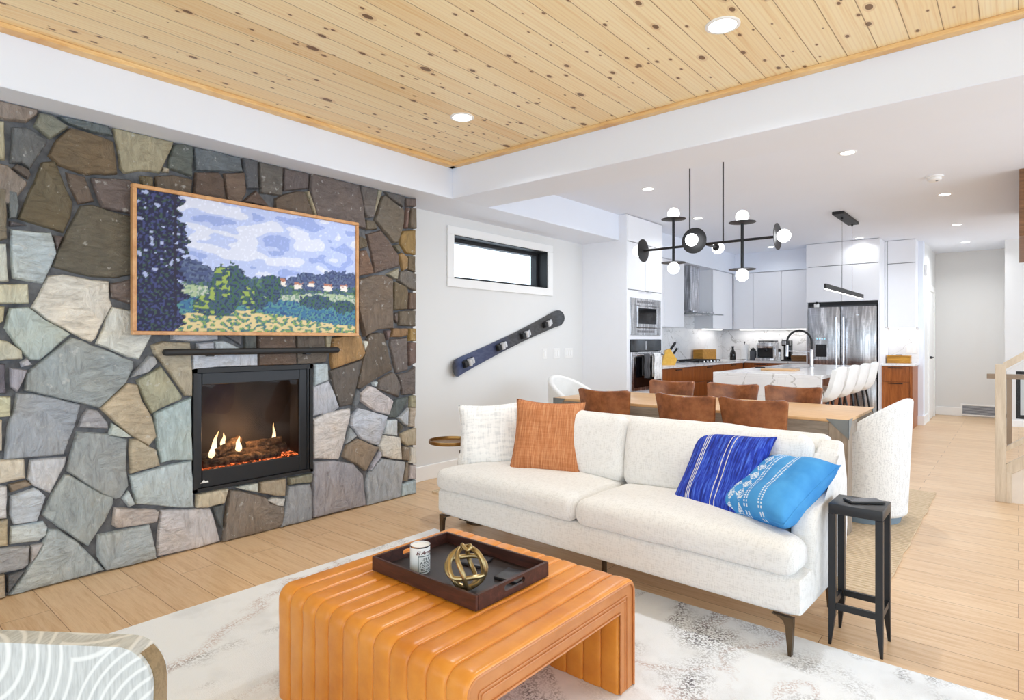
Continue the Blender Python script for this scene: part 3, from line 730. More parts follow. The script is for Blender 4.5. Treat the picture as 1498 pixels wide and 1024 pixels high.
# ------------------------------------------------------------------ rugs
def rug_mat():
    t = NT('pale_abstract_rug'); v = t.mp()
    wide = t.noise(t.mp((1, 1, 1), loc=(3, 1, 0)), 1.1, 3, 0.5, 0.6)
    def ridge(scale, wid, seed):
        x = t.noise(t.mp((1.0, 0.75, 1), rot=(0, 0, 35), loc=(seed, seed*0.6, 0)), scale, 4, 0.5, 0.8)
        return t.ramp(t.math('ABSOLUTE', t.math('SUBTRACT', x, 0.5)), [(0.0, (1,1,1)), (wid, (0,0,0))])
    speck = t.ramp(t.noise(v, 130, 2, 0.6), [(0.46, (0,0,0)), (0.56, (1,1,1))])
    patch = t.ramp(t.noise(t.mp(loc=(5, 2, 0)), 2.4, 3), [(0.42, (0,0,0)), (0.6, (1,1,1))])
    a = t.math('MULTIPLY', t.math('MULTIPLY', ridge(1.5, 0.05, 2.0), patch), speck)
    b = t.math('MULTIPLY', ridge(0.9, 0.02, 6.3), speck)
    c = t.ramp(wide, [(0.3, L(234,240,248)), (0.6, L(243,246,250))])
    c = t.mix(t.math('MULTIPLY', t.ramp(t.noise(t.mp(loc=(1, 7, 0)), 3.2, 4), [(0.5, (0,0,0)), (0.68, (1,1,1))]), 0.5), c, L(206,209,213))
    c = t.mix(t.math('MULTIPLY', b, 0.6), c, L(172,140,132)); c = t.mix(t.math('MULTIPLY', a, 0.95), c, L(78,76,86))
    t.set(c, 0.95); t.bump(t.noise(v, 240, 2), 0.4, 0.004); return t.m
def slab(name, m, x0, x1, y0, y1, z0, z1, wave=0.0):
    b = MB(); n = 60
    def at(z): return lambda u, v: Vector((x0+(x1-x0)*u + wave*noise.noise(Vector((v*14, u*3, 1))), y0+(y1-y0)*v + wave*noise.noise(Vector((u*14, v*3, 2))), z))
    A = b.grid(at(z1), n, n); B = b.grid(at(z0), n, n)
    ea = [A[i][0] for i in range(n)] + [A[n][j] for j in range(n)] + [A[i][n] for i in range(n, 0, -1)] + [A[0][j] for j in range(n, 0, -1)]
    eb = [B[i][0] for i in range(n)] + [B[n][j] for j in range(n)] + [B[i][n] for i in range(n, 0, -1)] + [B[0][j] for j in range(n, 0, -1)]
    b.bridge(ea, eb)
    return b.build(name, m, None, False)
rug = slab('area_rug', rug_mat(), -3.0, 1.2, -1.6, 2.742, 0.001, 0.012)
tag(rug, 'large pale rug with grey and rust veining under the leather ottoman', 'rug')
jt = NT('jute_braid'); jw = jt.n('ShaderNodeTexWave', wave_type='BANDS', bands_direction='Y'); jw.inputs['Scale'].default_value = 9; jw.inputs['Distortion'].default_value = 2.5; jw.inputs['Detail'].default_value = 3
jt.l(jt.tc(), jw.inputs['Vector']); jn = jt.noise(jt.mp((14, 60, 10)), 3, 4)
jt.set(jt.mix(0.55, jt.ramp(jw.outputs['Fac'], [(0.1, L(180,150,112)), (0.6, L(226,204,172))]), jt.ramp(jn, [(0.3, L(172,142,104)), (0.65, L(236,216,186))])), 0.95); jt.bump(jt.math('ADD', jw.outputs['Fac'], jn), 0.7, 0.008)
jute = slab('jute_rug', jt.m, -3.75, -0.52, 3.40, 6.05, 0.001, 0.016, 0.012)
tag(jute, 'braided natural jute rug lying under the dining table', 'rug')

# ------------------------------------------------------------------ sofa (local x runs from the right end, 0, to the left end, -2.2)
SW, ST = 2.2, 0.10
sofa = T('sofa', 'long cream linen two-seat sofa on slim bronze legs facing the ottoman', 'sofa', (-0.655, 2.545, 0), -2.0); sofa.scale = (1, 0.9, 1)
def wr(p, a=0.004, f=9): return Vector((noise.noise(p*f), noise.noise(p*f+Vector((7,0,0))), noise.noise(p*f+Vector((0,7,0)))))*a
m = MB(); m.rcube(SW/2, 0.365, 0.082, 0.035, 12); m.xf(Matrix.Translation((-SW/2, 0.37, 0.248))); m.build('base', sofa_fab, sofa)
for k, xa in ((0, 0), (1, -SW+ST)):
    prof = [(0.20,0.20),(0.745,0.18),(0.762,0.40),(0.752,0.62),(0.715,0.80),(0.655,0.805),(0.60,0.745),(0.52,0.665),(0.42,0.61),(0.32,0.58),(0.245,0.555),(0.205,0.515),(0.19,0.45),(0.188,0.34)]
    m = MB(); m.prism(prof, xa-ST-(0.005 if k else 0), xa+(0 if k else 0.005), 'x', 0.03, 4); m.build('arm', sofa_fab, sofa, ang=60)
bp = [(0.60,0.20),(0.75,0.18),(0.775,0.45),(0.765,0.81),(0.71,0.825),(0.66,0.79),(0.60,0.45)]
m = MB(); m.prism(bp, -SW+ST*0.6, -ST*0.6, 'x', 0.025, 3); m.build('back_frame', sofa_fab, sofa, ang=60)
cw = (SW-0.02)/2
for k in (0, 1):
    cx = -0.01 - cw/2 - k*cw
    def fn(p, k=k):
        # front part runs out in front of the arm, rear part sits between the arms
        x, y, z = p; f = max(0, min(1, (y+0.17)/0.05)); side = 1 if k == 0 else -1
        if x*side > 0: x -= side*ST*f*abs(x)/(cw/2)
        cr = (1-(x/(cw/2))**2)*(1-(y/0.34)**2)
        if z > 0: z += 0.035*max(0, cr)
        q = Vector((x, y, z)); return q + wr(q, 0.006, 5) + wr(q, 0.0025, 16)
    m = MB(); m.rcube(cw/2-0.003, 0.34, 0.07, 0.06, 22, fn); m.xf(Matrix.Translation((cx, 0.305, 0.395))); m.build('seat_cushion', sofa_fab, sofa, ang=80)
bw = (SW-2*ST)/2
for k in (0, 1):
    cx = -ST - bw/2 - k*bw
    def fn(p):
        x, y, z = p; cr = max(0, 1-(x/(bw/2))**2)*max(0, 1-(z/0.2)**2)
        if y < 0: y -= 0.04*cr
        z += 0.008*math.cos(x*5)*(z > 0)
        q = Vector((x, y, z)); return q + wr(q, 0.007, 5) + wr(q, 0.0025, 15)
    m = MB(); m.rcube(bw/2-0.002, 0.075, 0.195, 0.06, 20, fn); m.xf(Matrix.Translation((cx, 0.575, 0.64)) @ Matrix.Rotation(R(-12), 4, 'X')); m.build('back_cushion', sofa_fab, sofa, ang=80)
for x, y, s in ((-0.045, 0.015, 1), (-SW+0.045, 0.015, -1), (-0.06, 0.70, 1), (-SW+0.06, 0.70, -1)):
    m = MB(); A = []
    for z, h, g_ in ((0.0125 if y < 0.3 else 0.0, 0.006, 0.006), (0.09, 0.014, 0.011), (0.125, 0.016, 0.012), (0.148, 0.024, 0.013), (0.158, 0.04, 0.013), (0.166, 0.07, 0.014)):
        xo_, xi_ = x + s*g_, x - s*h
        A.append([m.bm.verts.new((a, y + b*0.014, z)) for a, b in ((xi_,-1),(xo_,-1),(xo_,1),(xi_,1))])
    for a, b in zip(A, A[1:]): m.bridge(a, b)
    m.bm.faces.new(A[0][::-1]); m.bm.faces.new(A[-1]); m.build('leg', bronze, sofa)
m = MB().cyl((-SW/2, 0.3, 0), (-SW/2, 0.3, 0.17), 0.015, n=12); m.build('leg', bronze, sofa)

# ------------------------------------------------------------------ cushions
def cushion(name, label, m, c, ex, ey, w, h, t, seed, group=None, fat=0.0, ribbon=None):
    """ex, ey: directions across and up the cushion's face; local z comes out of the face"""
    ex = Vector(ex).normalized(); ey = Vector(ey); ey = (ey - ex*ey.dot(ex)).normalized(); ez = ex.cross(ey)
    b = MB(); N = 30
    def side(s):
        def f(u, v):
            a, d = 2*u-1, 2*v-1
            x = a*w/2*(1-0.09*(1-d*d)*abs(a)**3); y = d*h/2*(1-0.09*(1-a*a)*abs(d)**3)
            th = t/2*max(0, (1-a**4)*(1-d**4))**0.55*(1 + fat*(-d)*0.5)
            q = Vector((x, y, s)); fd = max(0, (1-a*a)*(1-d*d))**0.3
            z = s*(th + fd*(noise.noise(Vector((x*9+seed, y*9, s)))*0.014 + noise.noise(Vector((x*24+seed, y*18, s)))*0.005))
            return Vector((x, y, z))
        return f
    b.grid(side(1), N, N); b.grid(side(-1), N, N); bmesh.ops.remove_doubles(b.bm, verts=b.bm.verts, dist=0.0004)
    o = b.build(name, m, None, ang=80); o.matrix_world = Matrix(((ex.x, ey.x, ez.x, c[0]), (ex.y, ey.y, ez.y, c[1]), (ex.z, ey.z, ez.z, c[2]), (0, 0, 0, 1)))
    tag(o, label, 'cushion', group)
    # piped seam around the edge
    pts = []
    for i in range(64):
        q = i/16; k = int(q); f = q-k; a, d = [(2*f-1, -1), (1, 2*f-1), (1-2*f, 1), (-1, 1-2*f)][k]
        pts.append((a*w/2*(1-0.09*(1-d*d)*abs(a)**3), d*h/2*(1-0.09*(1-a*a)*abs(d)**3), 0))
    MB().tube(pts, 0.003, 6, True).build('piping', m, o)
    return o
wt = fabric('white_knotted_fabric', L(246,246,245), L(212,214,216), 110, 60, 0.8, 0.9)
rt_ = NT('rust_slub_fabric'); ra = rt_.noise(rt_.mp((70, 5, 5)), 2, 4, 0.6); rb = rt_.noise(rt_.mp((4, 90, 4)), 2, 2)
rt_.set(rt_.mix(0.35, rt_.ramp(ra, [(0.32, L(158,94,54)), (0.5, L(190,120,74)), (0.68, L(216,160,116))]), rt_.ramp(rb, [(0.35, L(170,104,62)), (0.65, L(206,142,96))])), 0.9); rt_.bump(ra, 0.6, 0.004)
bt_ = NT('cobalt_striped_fabric'); bx = bt_.xyz(); ba = bt_.noise(bt_.mp((70, 6, 6)), 2, 3)
bc = bt_.ramp(ba, [(0.36, L(16,34,122)), (0.52, L(28,58,176)), (0.68, L(74,112,214))])
def stripe(t, ax, pos, wid): return t.math('LESS_THAN', t.math('ABSOLUTE', t.math('SUBTRACT', ax, pos)), wid)
sm = None
for p in (-0.112, -0.102, -0.092, 0.028, 0.052):
    q = stripe(bt_, bx[0], p, 0.0022); sm = q if sm is None else bt_.math('MAXIMUM', sm, q)
bt_.set(bt_.mix(bt_.math('MULTIPLY', sm, 0.85), bc, L(222,222,214)), 0.85); bt_.bump(ba, 0.4, 0.003)
lt_ = NT('sky_blue_embroidered_fabric'); lx = lt_.xyz(); lc = lt_.ramp(lt_.noise(lt_.mp(), 7, 3), [(0.3, L(44,128,196)), (0.7, L(78,160,220))])
sm = None
for p in (0.058, 0.073, -0.012, -0.027):
    q = stripe(lt_, lx[0], p, 0.004); sm = q if sm is None else lt_.math('MAXIMUM', sm, q)
dot = lt_.math('GREATER_THAN', lt_.math('SINE', lt_.math('MULTIPLY', lx[1], 620)), -0.2)
sm = lt_.math('MULTIPLY', sm, dot)
band = stripe(lt_, lx[0], -0.085, 0.048)
vo = lt_.n('ShaderNodeTexWave', wave_type='BANDS', bands_direction='DIAGONAL'); vo.inputs['Scale'].default_value = 26; lt_.l(lt_.tc(), vo.inputs['Vector'])
ck = lt_.n('ShaderNodeTexChecker'); ck.inputs['Scale'].default_value = 24; lt_.l(lt_.mp((1, 1, 0.001), rot=(0, 0, 45)), ck.inputs['Vector'])
fine = lt_.noise(lt_.mp(), 150, 2)
band = lt_.math('MULTIPLY', lt_.math('MULTIPLY', band, ck.outputs['Fac']), lt_.math('GREATER_THAN', fine, 0.47))
lt_.set(lt_.mix(lt_.math('MULTIPLY', lt_.math('MAXIMUM', sm, band), 0.85), lc, L(226,234,240)), 0.85); lt_.bump(lt_.noise(lt_.mp(), 160, 2), 0.35, 0.002)
cushion('cushion', 'white nubby cushion leaning in the left corner of the sofa', wt, (-2.685, 2.965, 0.645), (0.36, 0.24, 0.03), (-0.06, 0.10, 0.40), 0.45, 0.43, 0.15, 1.0)
cushion('cushion', 'rust brown slub cushion leaning on the left sofa back', rt_.m, (-2.235, 2.985, 0.675), (0.351, 0.18, -0.013), (-0.07, 0.13, 0.384), 0.44, 0.47, 0.15, 2.0)
cushion('cushion', 'cobalt blue striped cushion tipped on the right sofa seat', bt_.m, (-1.118, 2.925, 0.622), (0.427, -0.105, 0.015), (0.082, 0.24, 0.34), 0.43, 0.46, 0.13, 3.0)
cushion('cushion', 'sky blue embroidered cushion lying against the right sofa arm', lt_.m, (-0.835, 2.86, 0.600), (0.383, -0.194, 0.05), (0.18, 0.30, 0.21), 0.38, 0.42, 0.19, 4.0)

# ------------------------------------------------------------------ channel tufted leather ottoman
OX0, OX1, OY0, OY1, OZ = -2.015, -1.078, 1.10, 1.975, 0.40
ot = T('leather_ottoman', 'tan channel-tufted leather ottoman table with open sides on the pale rug', 'ottoman', ((OX0+OX1)/2, (OY0+OY1)/2, 0.012))
def u_path(y0, y1, zt, zb, r, n=8):
    p = [(y0, zb + (zt-r-zb)*i/8) for i in range(8)]
    p += [(y0+r-r*math.cos(a), zt-r+r*math.sin(a)) for a in [math.pi/2*i/n for i in range(n+1)]]
    p += [(y0+r+(y1-y0-2*r)*i/14, zt) for i in range(1, 14)]
    p += [(y1-r+r*math.sin(a), zt-r+r*math.cos(a)) for a in [math.pi/2*i/n for i in range(n+1)]]
    p += [(y1, zt-r-(zt-r-zb)*i/8) for i in range(1, 9)]
    return p
NCH = 12
def channels(path, sgn, x0, x1, amp, edge):
    m = MB(); FS = (0, 0.03, 0.08, 0.16, 0.3, 0.5, 0.7, 0.84, 0.92, 0.97); per = 10; nu = len(path)-1; nv = NCH*per
    nor = []
    for i in range(len(path)):
        a, b = path[max(0, i-1)], path[min(nu, i+1)]; d = Vector((b[0]-a[0], b[1]-a[1])).normalized(); nor.append(Vector((-d.y, d.x))*sgn)
    vs = []
    for i in range(len(path)):
        row = []
        for j in range(nv+1):
            ch, k_ = divmod(j, per); f = FS[k_]; o = amp*(max(0, 1-abs(2*f-1)**4))**0.5
            x = x0+(x1-x0)*(ch+f)/NCH; de = min(x-x0, x1-x); 
            if de < edge: o -= edge*(1-math.sqrt(max(0, 1-(1-de/edge)**2)))
            p = Vector((x, path[i][0]+nor[i].x*o, path[i][1]+nor[i].y*o)); p += Vector((0, nor[i].x, nor[i].y))*noise.noise(p*14)*0.0025
            row.append(m.bm.verts.new(p))
        vs.append(row)
    for i in range(nu):
        for j in range(nv): m.bm.faces.new((vs[i][j], vs[i+1][j], vs[i+1][j+1], vs[i][j+1]))
    return m
outer = u_path(OY0, OY1, OZ, 0.013, 0.042); TH = 0.095
channels(outer, 1, OX0, OX1, 0.009, 0.008).build('tufted_cover', tan_leather, ot, w=True, ang=75)
inner = u_path(OY0+TH, OY1-TH, OZ-TH, 0.013, 0.012, 3)
channels(inner, -1, OX0+0.01, OX1-0.01, 0.006, 0.01).build('inner_lining', tan_leather, ot, w=True, ang=75)
def u_poly(a, b, c, d): return outer_poly(a, b, c, d)
for xs, s in ((OX1-0.006, 1), (OX0+0.006, -1)):
    m = MB(); po = [(y, z) for y, z in outer]; pi = [(y, z) for y, z in inner]
    po = [(max(OY0+0.002, min(OY1-0.002, y)), min(z, OZ-0.004)) for y, z in po]
    A = [m.bm.verts.new((xs, y, z)) for y, z in po]
    # matching points along the inner path
    def at(path, q):
        ls = [0]
        for a, b in zip(path, path[1:]): ls.append(ls[-1]+math.hypot(b[0]-a[0], b[1]-a[1]))
        t = q*ls[-1]
        for i in range(len(path)-1):
            if ls[i+1] >= t: f = (t-ls[i])/max(1e-9, ls[i+1]-ls[i]); return (path[i][0]+(path[i+1][0]-path[i][0])*f, path[i][1]+(path[i+1][1]-path[i][1])*f)
        return path[-1]
    def match(p):
        y, z = p; yi = max(OY0+TH, min(OY1-TH, y)); zi = min(z, OZ-TH)
        if OY0+TH < y < OY1-TH: zi = OZ-TH
        return (yi, zi)
    B = [m.bm.verts.new((xs, *match(p))) for p in po]
    for i in range(len(po)-1): m.bm.faces.new((A[i], A[i+1], B[i+1], B[i]))
    bmesh.ops.remove_doubles(m.bm, verts=m.bm.verts, dist=0.0005)
    m.build('side_panel', trim_leather, ot, False, True)
    for name, fr_, rad, dx in (('edge_piping', 0.04, 0.0045, 0.004), ('welt', 0.5, 0.003, 0.001), ('welt', 0.62, 0.003, 0.001), ('edge_piping', 0.99, 0.004, 0.002)):
        d = fr_*TH; m = MB(); r = max(0.008, 0.042-d)
        m.tube([(xs+s*dx, y, z) for y, z in u_path(OY0+d, OY1-d, OZ-d, 0.016, r, 6)], rad, 8); m.build(name, trim_leather, ot, w=True)

# ------------------------------------------------------------------ tray and what lies in it
TZ = 0.4120
ty = T('serving_tray', 'dark wooden tray with cut-out handles on the tan ottoman', 'tray', (-1.59, 1.578, TZ))
X0, X1, Y0, Y1, H_ = -1.86, -1.32, 1.384, 1.772, 0.052
MB().box(X0+0.008, X1-0.008, Y0+0.008, Y1-0.008, TZ, TZ+0.010).build('base', wood('tray_base_wood', L(24,16,16), L(36,26,25), L(52,38,34), (1.5, 12, 12), 0.4), ty, False, True)
for a, b in ((Y0, Y0+0.012), (Y1-0.012, Y1)):
    MB().box(X0, X1, a, b, TZ, TZ+H_, 0.002, 1).build('side', dark_wood, ty, False, True)
for a, b in ((X0, X0+0.012), (X1-0.012, X1)):
    m = MB(); yc = (Y0+Y1)/2; hw, zb2, zt2 = 0.055, TZ+0.020, TZ+0.042
    n = 8; hole = [(yc-hw+0.011+0.011*math.cos(t), (zb2+zt2)/2+0.011*math.sin(t)) for t in [math.pi/2+math.pi*i/n for i in range(n+1)]] + [(yc+hw-0.011+0.011*math.cos(t), (zb2+zt2)/2+0.011*math.sin(t)) for t in [-math.pi/2+math.pi*i/n for i in range(n+1)]]
    yi0, yi1 = Y0+0.012, Y1-0.012; za, zc = TZ, TZ+H_
    def edgept(p):
        dy, dz = p[0]-yc, p[1]-(zb2+zt2)/2; return (yi0 if dy < 0 else yi1, za if dz < 0 else zc) 
    outp = []
    for p in hole:
        dy, dz = p[0]-yc, p[1]-(zb2+zt2)/2
        outp.append((yc + dy*(yi1-yi0)/2/hw, zc if dz > 1e-6 else (za if dz < -1e-6 else (zb2+zt2)/2)))
    outp[4] = (yi0, (zb2+zt2)/2); outp[13] = (yi1, (zb2+zt2)/2)
    outp[0] = (yc-hw*0.8, zc); outp[8] = (yc-hw*0.8, za); outp[9] = (yc+hw*0.8, za); outp[17] = (yc+hw*0.8, zc)
    outp[1:4] = [(yc-hw*1.3, zc), (yi0, zc), (yi0, zc-0.01)]; outp[5:8] = [(yi0, za+0.01), (yi0, za), (yc-hw*1.3, za)]
    outp[10:13] = [(yc+hw*1.3, za), (yi1, za), (yi1, za+0.01)]; outp[14:17] = [(yi1, zc-0.01), (yi1, zc), (yc+hw*1.3, zc)]
    r = [[m.bm.verts.new((x, y, z)) for y, z in q] for x, q in ((a, outp), (b, outp), (b, hole), (a, hole))]
    m.bridge(r[0], r[1]); m.bridge(r[1], r[2]); m.bridge(r[2], r[3]); m.bridge(r[3], r[0]); m.build('handle_side', dark_wood, ty, False, True)
FZ = TZ + 0.0105
can = T('printed_tin', 'white printed candle tin with black lettering standing in the tray', 'tin', (-1.695, 1.478, FZ))
cr, chh = 0.037, 0.098
lab = plain('tin_label_paper', L(240,243,244), 0.4, var=0.005); ink = plain('tin_label_ink', L(40,60,66), 0.5); inkr = plain('tin_script_ink', L(96,40,40), 0.5)
MB().lathe([(cr*0.95, 0), (cr, 0.003), (cr, chh-0.006), (cr*0.985, chh-0.003)]).build('label_sleeve', lab, can)
MB().lathe([(cr*0.98, chh-0.004), (cr*1.02, chh-0.001), (cr*1.02, chh+0.002), (cr*0.95, chh+0.002), (cr*0.93, chh-0.006), (0.001, chh-0.006)], cap=False).build('lid_rim', chrome, can)
def text_mesh(body, size, m, parent, name, fn, shear=0.0):
    cu = bpy.data.curves.new('text', 'FONT'); cu.body = body; cu.size = size; cu.align_x = 'CENTER'; cu.shear = shear; cu.offset = size*0.022; cu.resolution_u = 2
    tmp = bpy.data.objects.new('text', cu); C.objects.link(tmp); bpy.context.view_layer.update()
    me = bpy.data.meshes.new_from_object(tmp.evaluated_get(bpy.context.evaluated_depsgraph_get())); bpy.data.objects.remove(tmp); bpy.data.curves.remove(cu)
    bm = bmesh.new(); bm.from_mesh(me); bmesh.ops.subdivide_edges(bm, edges=[e for e in bm.edges if e.calc_length() > size*0.2], cuts=1)
    for v in bm.verts: v.co = fn(v.co.x, v.co.y)
    bm.to_mesh(me); bm.free(); me.name = name; me.materials.clear(); me.materials.append(m)
    o = bpy.data.objects.new(name, me); C.objects.link(o); o.parent = parent; return o
A0 = R(-5)      # the middle of the printed face, turned to the right of the viewer
def wrap(z): return lambda x, y: Vector((math.cos(A0 + x/cr)*(cr+0.0005), math.sin(A0 + x/cr)*(cr+0.0005), z+y))
text_mesh('El Arroyo', 0.019, inkr, can, 'script_lettering', wrap(0.072), 0.35)
for k, s in enumerate(('LIFE IS', 'A SOUP', "I DON'T", 'TO ASK')):
    text_mesh(s[:7], 0.0130, ink, can, 'sign_lettering', wrap(0.050-0.0125*k))
m = MB()
for (xa, xb, za, zb2) in ((-0.031, 0.031, 0.064, 0.0665), (-0.031, 0.031, 0.006, 0.0085), (-0.031, -0.0285, 0.006, 0.066), (0.0285, 0.031, 0.006, 0.066)):
    m.grid(lambda u, v: wrap(0)(xa+(xb-xa)*u, za+(zb2-za)*v), 16, 1)
m.build('sign_border', ink, can)
kn = T('knot_ornament', 'aged gold metal ring knot sculpture standing in the tray', 'ornament', (-1.452, 1.475, FZ))
cz, kr = 0.075, 0.066
def kring(rx, rz, tw):
    Mx = Matrix.Rotation(R(rz), 3, 'Z') @ Matrix.Rotation(R(rx), 3, 'X') @ Matrix.Rotation(R(tw), 3, 'Z')
    m = MB(); m.tube([Mx @ Vector((math.cos(a)*kr*1.04, math.sin(a)*kr*0.96, 0.006*math.sin(3*a))) + Vector((0, 0, cz)) for a in [2*math.pi*i/40 for i in range(40)]], 0.0085, 10, True)
    m.build('ring', gold_metal, kn)
kring(78, 20, 0); kring(70, 120, 30); kring(18, 60, 0); kring(62, 75, 50)
m = MB(); m.tube([(0.018*math.cos(a), 0.018*math.sin(a)*0.5, cz+kr+0.004+0.006*math.sin(2*a)) for a in [2*math.pi*i/24 for i in range(24)]], 0.0065, 8, True); m.build('knot', gold_metal, kn)
# two dark square coasters
slate = plain('dark_coaster', L(52,50,54), 0.35, var=0.1)
for (x, y, rz, lb) in ((-1.395, 1.655, 8, 'black square coaster at the right end of the tray'), (-1.60, 1.675, 12, 'black square coaster behind the gold knot')):
    o = MB().box(-0.05, 0.05, -0.05, 0.05, 0, 0.011, 0.003, 2).build('coaster', slate); o.location = (x, y, FZ); o.rotation_euler = (0, 0, R(rz)); tag(o, lb, 'coaster', 'coasters in the tray')

# ------------------------------------------------------------------ black side table with a phone, bronze drink table
st = T('side_table', 'narrow tall black metal side table beside the right sofa arm', 'side table', (-0.513, 2.885, 0))
x0, x1, y0, y1, h = -0.612, -0.414, 2.788, 2.985, 0.592
MB().box(x0, x1, y0, y1, h-0.042, h, 0.003, 2).build('top', black_metal, st, w=True)
for a, b in ((x0, y0), (x1, y0), (x0, y1), (x1, y1)):
    m = MB(); sx = 1 if a == x0 else -1; sy = 1 if b == y0 else -1
    w0 = 0.027
    R_ = []
    for z, q, off in ((0.0, 0.010, 0.006), (0.14, w0, 0.0), (h-0.042, w0, 0.0)):
        xa, xb = (a+sx*off*0, a+sx*(q)); ya, yb = (b, b+sy*q)
        R_.append([m.bm.verts.new(p) for p in ((xa, ya, z), (xb, ya, z), (xb, yb, z), (xa, yb, z))])
    for p, q in zip(R_, R_[1:]): m.bridge(p, q)
    m.bm.faces.new(R_[0]); m.bm.faces.new(R_[-1]); m.build('leg', black_metal, st, False, True)
for bx in ((x0+0.02, x1-0.02, y0+0.004, y0+0.018, 0.15, 0.176), (x0+0.02, x1-0.02, y1-0.018, y1-0.004, 0.15, 0.176), (x0+0.004, x0+0.018, y0+0.02, y1-0.02, 0.15, 0.176), (x1-0.018, x1-0.004, y0+0.02, y1-0.02, 0.15, 0.176)):
    MB().box(*bx).build('stretcher', black_metal, st, False, True)
ph = T('phone', 'black phone lying face up on the black side table', 'phone', (-0.50, 2.90, h), 38)
MB().rcube(0.072, 0.036, 0.005, 0.006, 6).xf(Matrix.Translation((0, 0, 0.0055))).build('body', black_matte, ph)
MB().box(-0.066, 0.066, -0.031, 0.031, 0.0104, 0.0108).build('screen', black_gloss, ph, False)
dt = T('drink_table', 'small round bronze drink table behind the left sofa arm', 'side table', (-2.90, 3.06, 0))
MB().lathe([(0.001, 0.555), (0.12, 0.555), (0.148, 0.560), (0.152, 0.570), (0.150, 0.584), (0.145, 0.584), (0.142, 0.568), (0.001, 0.566)], c=(-0.13, -0.14, 0), cap=False, n=40).build('top', brass, dt)
m = MB(); pr = [(-0.055, 0.02), (0.055, 0.02), (0.04, 0.10), (0.03, 0.40), (0.05, 0.50), (0.05, 0.556), (0.02, 0.556), (0.015, 0.52), (-0.05, 0.505), (-0.055, 0.42), (-0.03, 0.42), (0.0, 0.46), (0.0, 0.10)]
m.prism(pr, -0.02, 0.02, 'y', 0.003, 1); m.xf(Matrix.Translation((-0.045, -0.07, 0))); m.build('stem', bronze, dt); MB().lathe([(0.08, 0), (0.08, 0.010), (0.02, 0.02)], n=32).build('foot', bronze, dt)

# ------------------------------------------------------------------ patterned armchair in the near left corner
pf = NT('pale_arc_fabric'); vo = pf.n('ShaderNodeTexVoronoi', feature='F1'); vo.inputs['Scale'].default_value = 3.4; pf.l(pf.mp((1, 0.6, 1)), vo.inputs['Vector'])
rg = pf.math('SINE', pf.math('MULTIPLY', vo.outputs['Distance'], 95)); wv = pf.noise(pf.mp((200, 30, 24)), 1, 2)
pc = pf.mix(pf.ramp(rg, [(0.35, (0,0,0)), (0.95, (0.8,0.8,0.8))]), pf.ramp(wv, [(0.35, L(178,180,179)), (0.6, L(196,198,197))]), L(226,226,224))
pf.set(pc, 0.9); pf.bump(pf.math('ADD', wv, rg), 0.3, 0.002)
olive = fabric('olive_bronze_welt', L(146,124,92), L(112,94,66), 150, 150, 0.6, 0.4)
ac = T('accent_chair', 'pale arc-patterned accent chair with olive side band in the near left corner', 'chair', (-1.628, 0.156, 0), 36)
m = MB(); hw, hz = 0.46, 0.34
rp = [(-hw, 0.10), (hw, 0.10)] + [(hw-0.07+0.07*math.cos(a), 0.625+0.07*math.sin(a)) for a in [math.pi/2*i/12 for i in range(13)]] + [(-hw+0.07-0.07*math.sin(a), 0.625+0.07*math.cos(a)) for a in [math.pi/2*i/6 for i in range(7)]]
m.prism(rp, 0.0, 0.048, 'y', 0.02, 4); m.build('backrest', pf.m, ac, ang=50)
for s in (-1, 1):
    m = MB(); e_ = [(hw+0.003, 0.11), (hw+0.003, 0.615)] + [(hw-0.07+0.073*math.cos(a), 0.625+0.073*math.sin(a)) for a in [math.pi/2*i/7 for i in range(5)]]
    i_ = [(x-0.006, z-0.003) for x, z in e_][::-1]; m.prism([(s*x, z) for x, z in e_+i_], 0.008, 0.042, 'y'); m.build('side_band', olive, ac, ang=50)
MB().rcube(0.24, 0.17, 0.08, 0.05, 10).xf(Matrix.Translation((-0.1, 0.25, 0.36))).build('seat', pf.m, ac)
for a in (-0.28, 0.10):
    for b in (0.06, 0.36): MB().cyl((a, b, 0.012), (a, b, 0.3), 0.014, 0.022).build('leg', dark_wood, ac)
# ------------------------------------------------------------------ dining table and chairs
tb_ = T('dining_table', 'long oak dining table with weathered grey legs and steel corners behind the sofa', 'table', (-2.01, 4.83, 0.0168))
X0, X1, Y0, Y1, H_ = -3.187, -0.838, 4.35, 5.30, 0.762
MB().box(X0+0.004, X1-0.004, Y0+0.004, Y1-0.004, H_-0.022, H_, 0.003, 2).build('tabletop', table_oak, tb_, w=True)
m = MB()
for b in ((X0+0.1155, X1-0.1155, Y0+0.003, Y0+0.03), (X0+0.1155, X1-0.1155, Y1-0.03, Y1-0.003), (X0+0.003, X0+0.03, Y0+0.1155, Y1-0.1155), (X1-0.03, X1-0.003, Y0+0.1155, Y1-0.1155)): m.box(*b, H_-0.105, H_-0.022)
m.build('apron', grey_wood_h, tb_, False, True)
steel_dark = plain('dark_steel_corner', L(126,130,130), 0.45, 0.3, var=0.12)
for sx, x in ((1, X0), (-1, X1)):
    for sy, y in ((1, Y0), (-1, Y1)):
        lg = MB().box(min(x, x+sx*0.115), max(x, x+sx*0.115), min(y, y+sy*0.115), max(y, y+sy*0.115), 0.016, H_-0.024, 0.003, 1).build('leg', grey_wood, tb_, w=True)
        e = 0.0025; m = MB(); zt = H_-0.001
        m.prism([(x-sx*e, zt), (x+sx*0.13, zt), (x-sx*e, zt-0.125)], y-sy*e, y-sy*0.0005, 'y'); m.prism([(y-sy*e, zt), (y+sy*0.13, zt), (y-sy*e, zt-0.125)], x-sx*e, x-sx*0.0005, 'x')
        m.build('steel_corner', steel_dark, tb_, False, True)
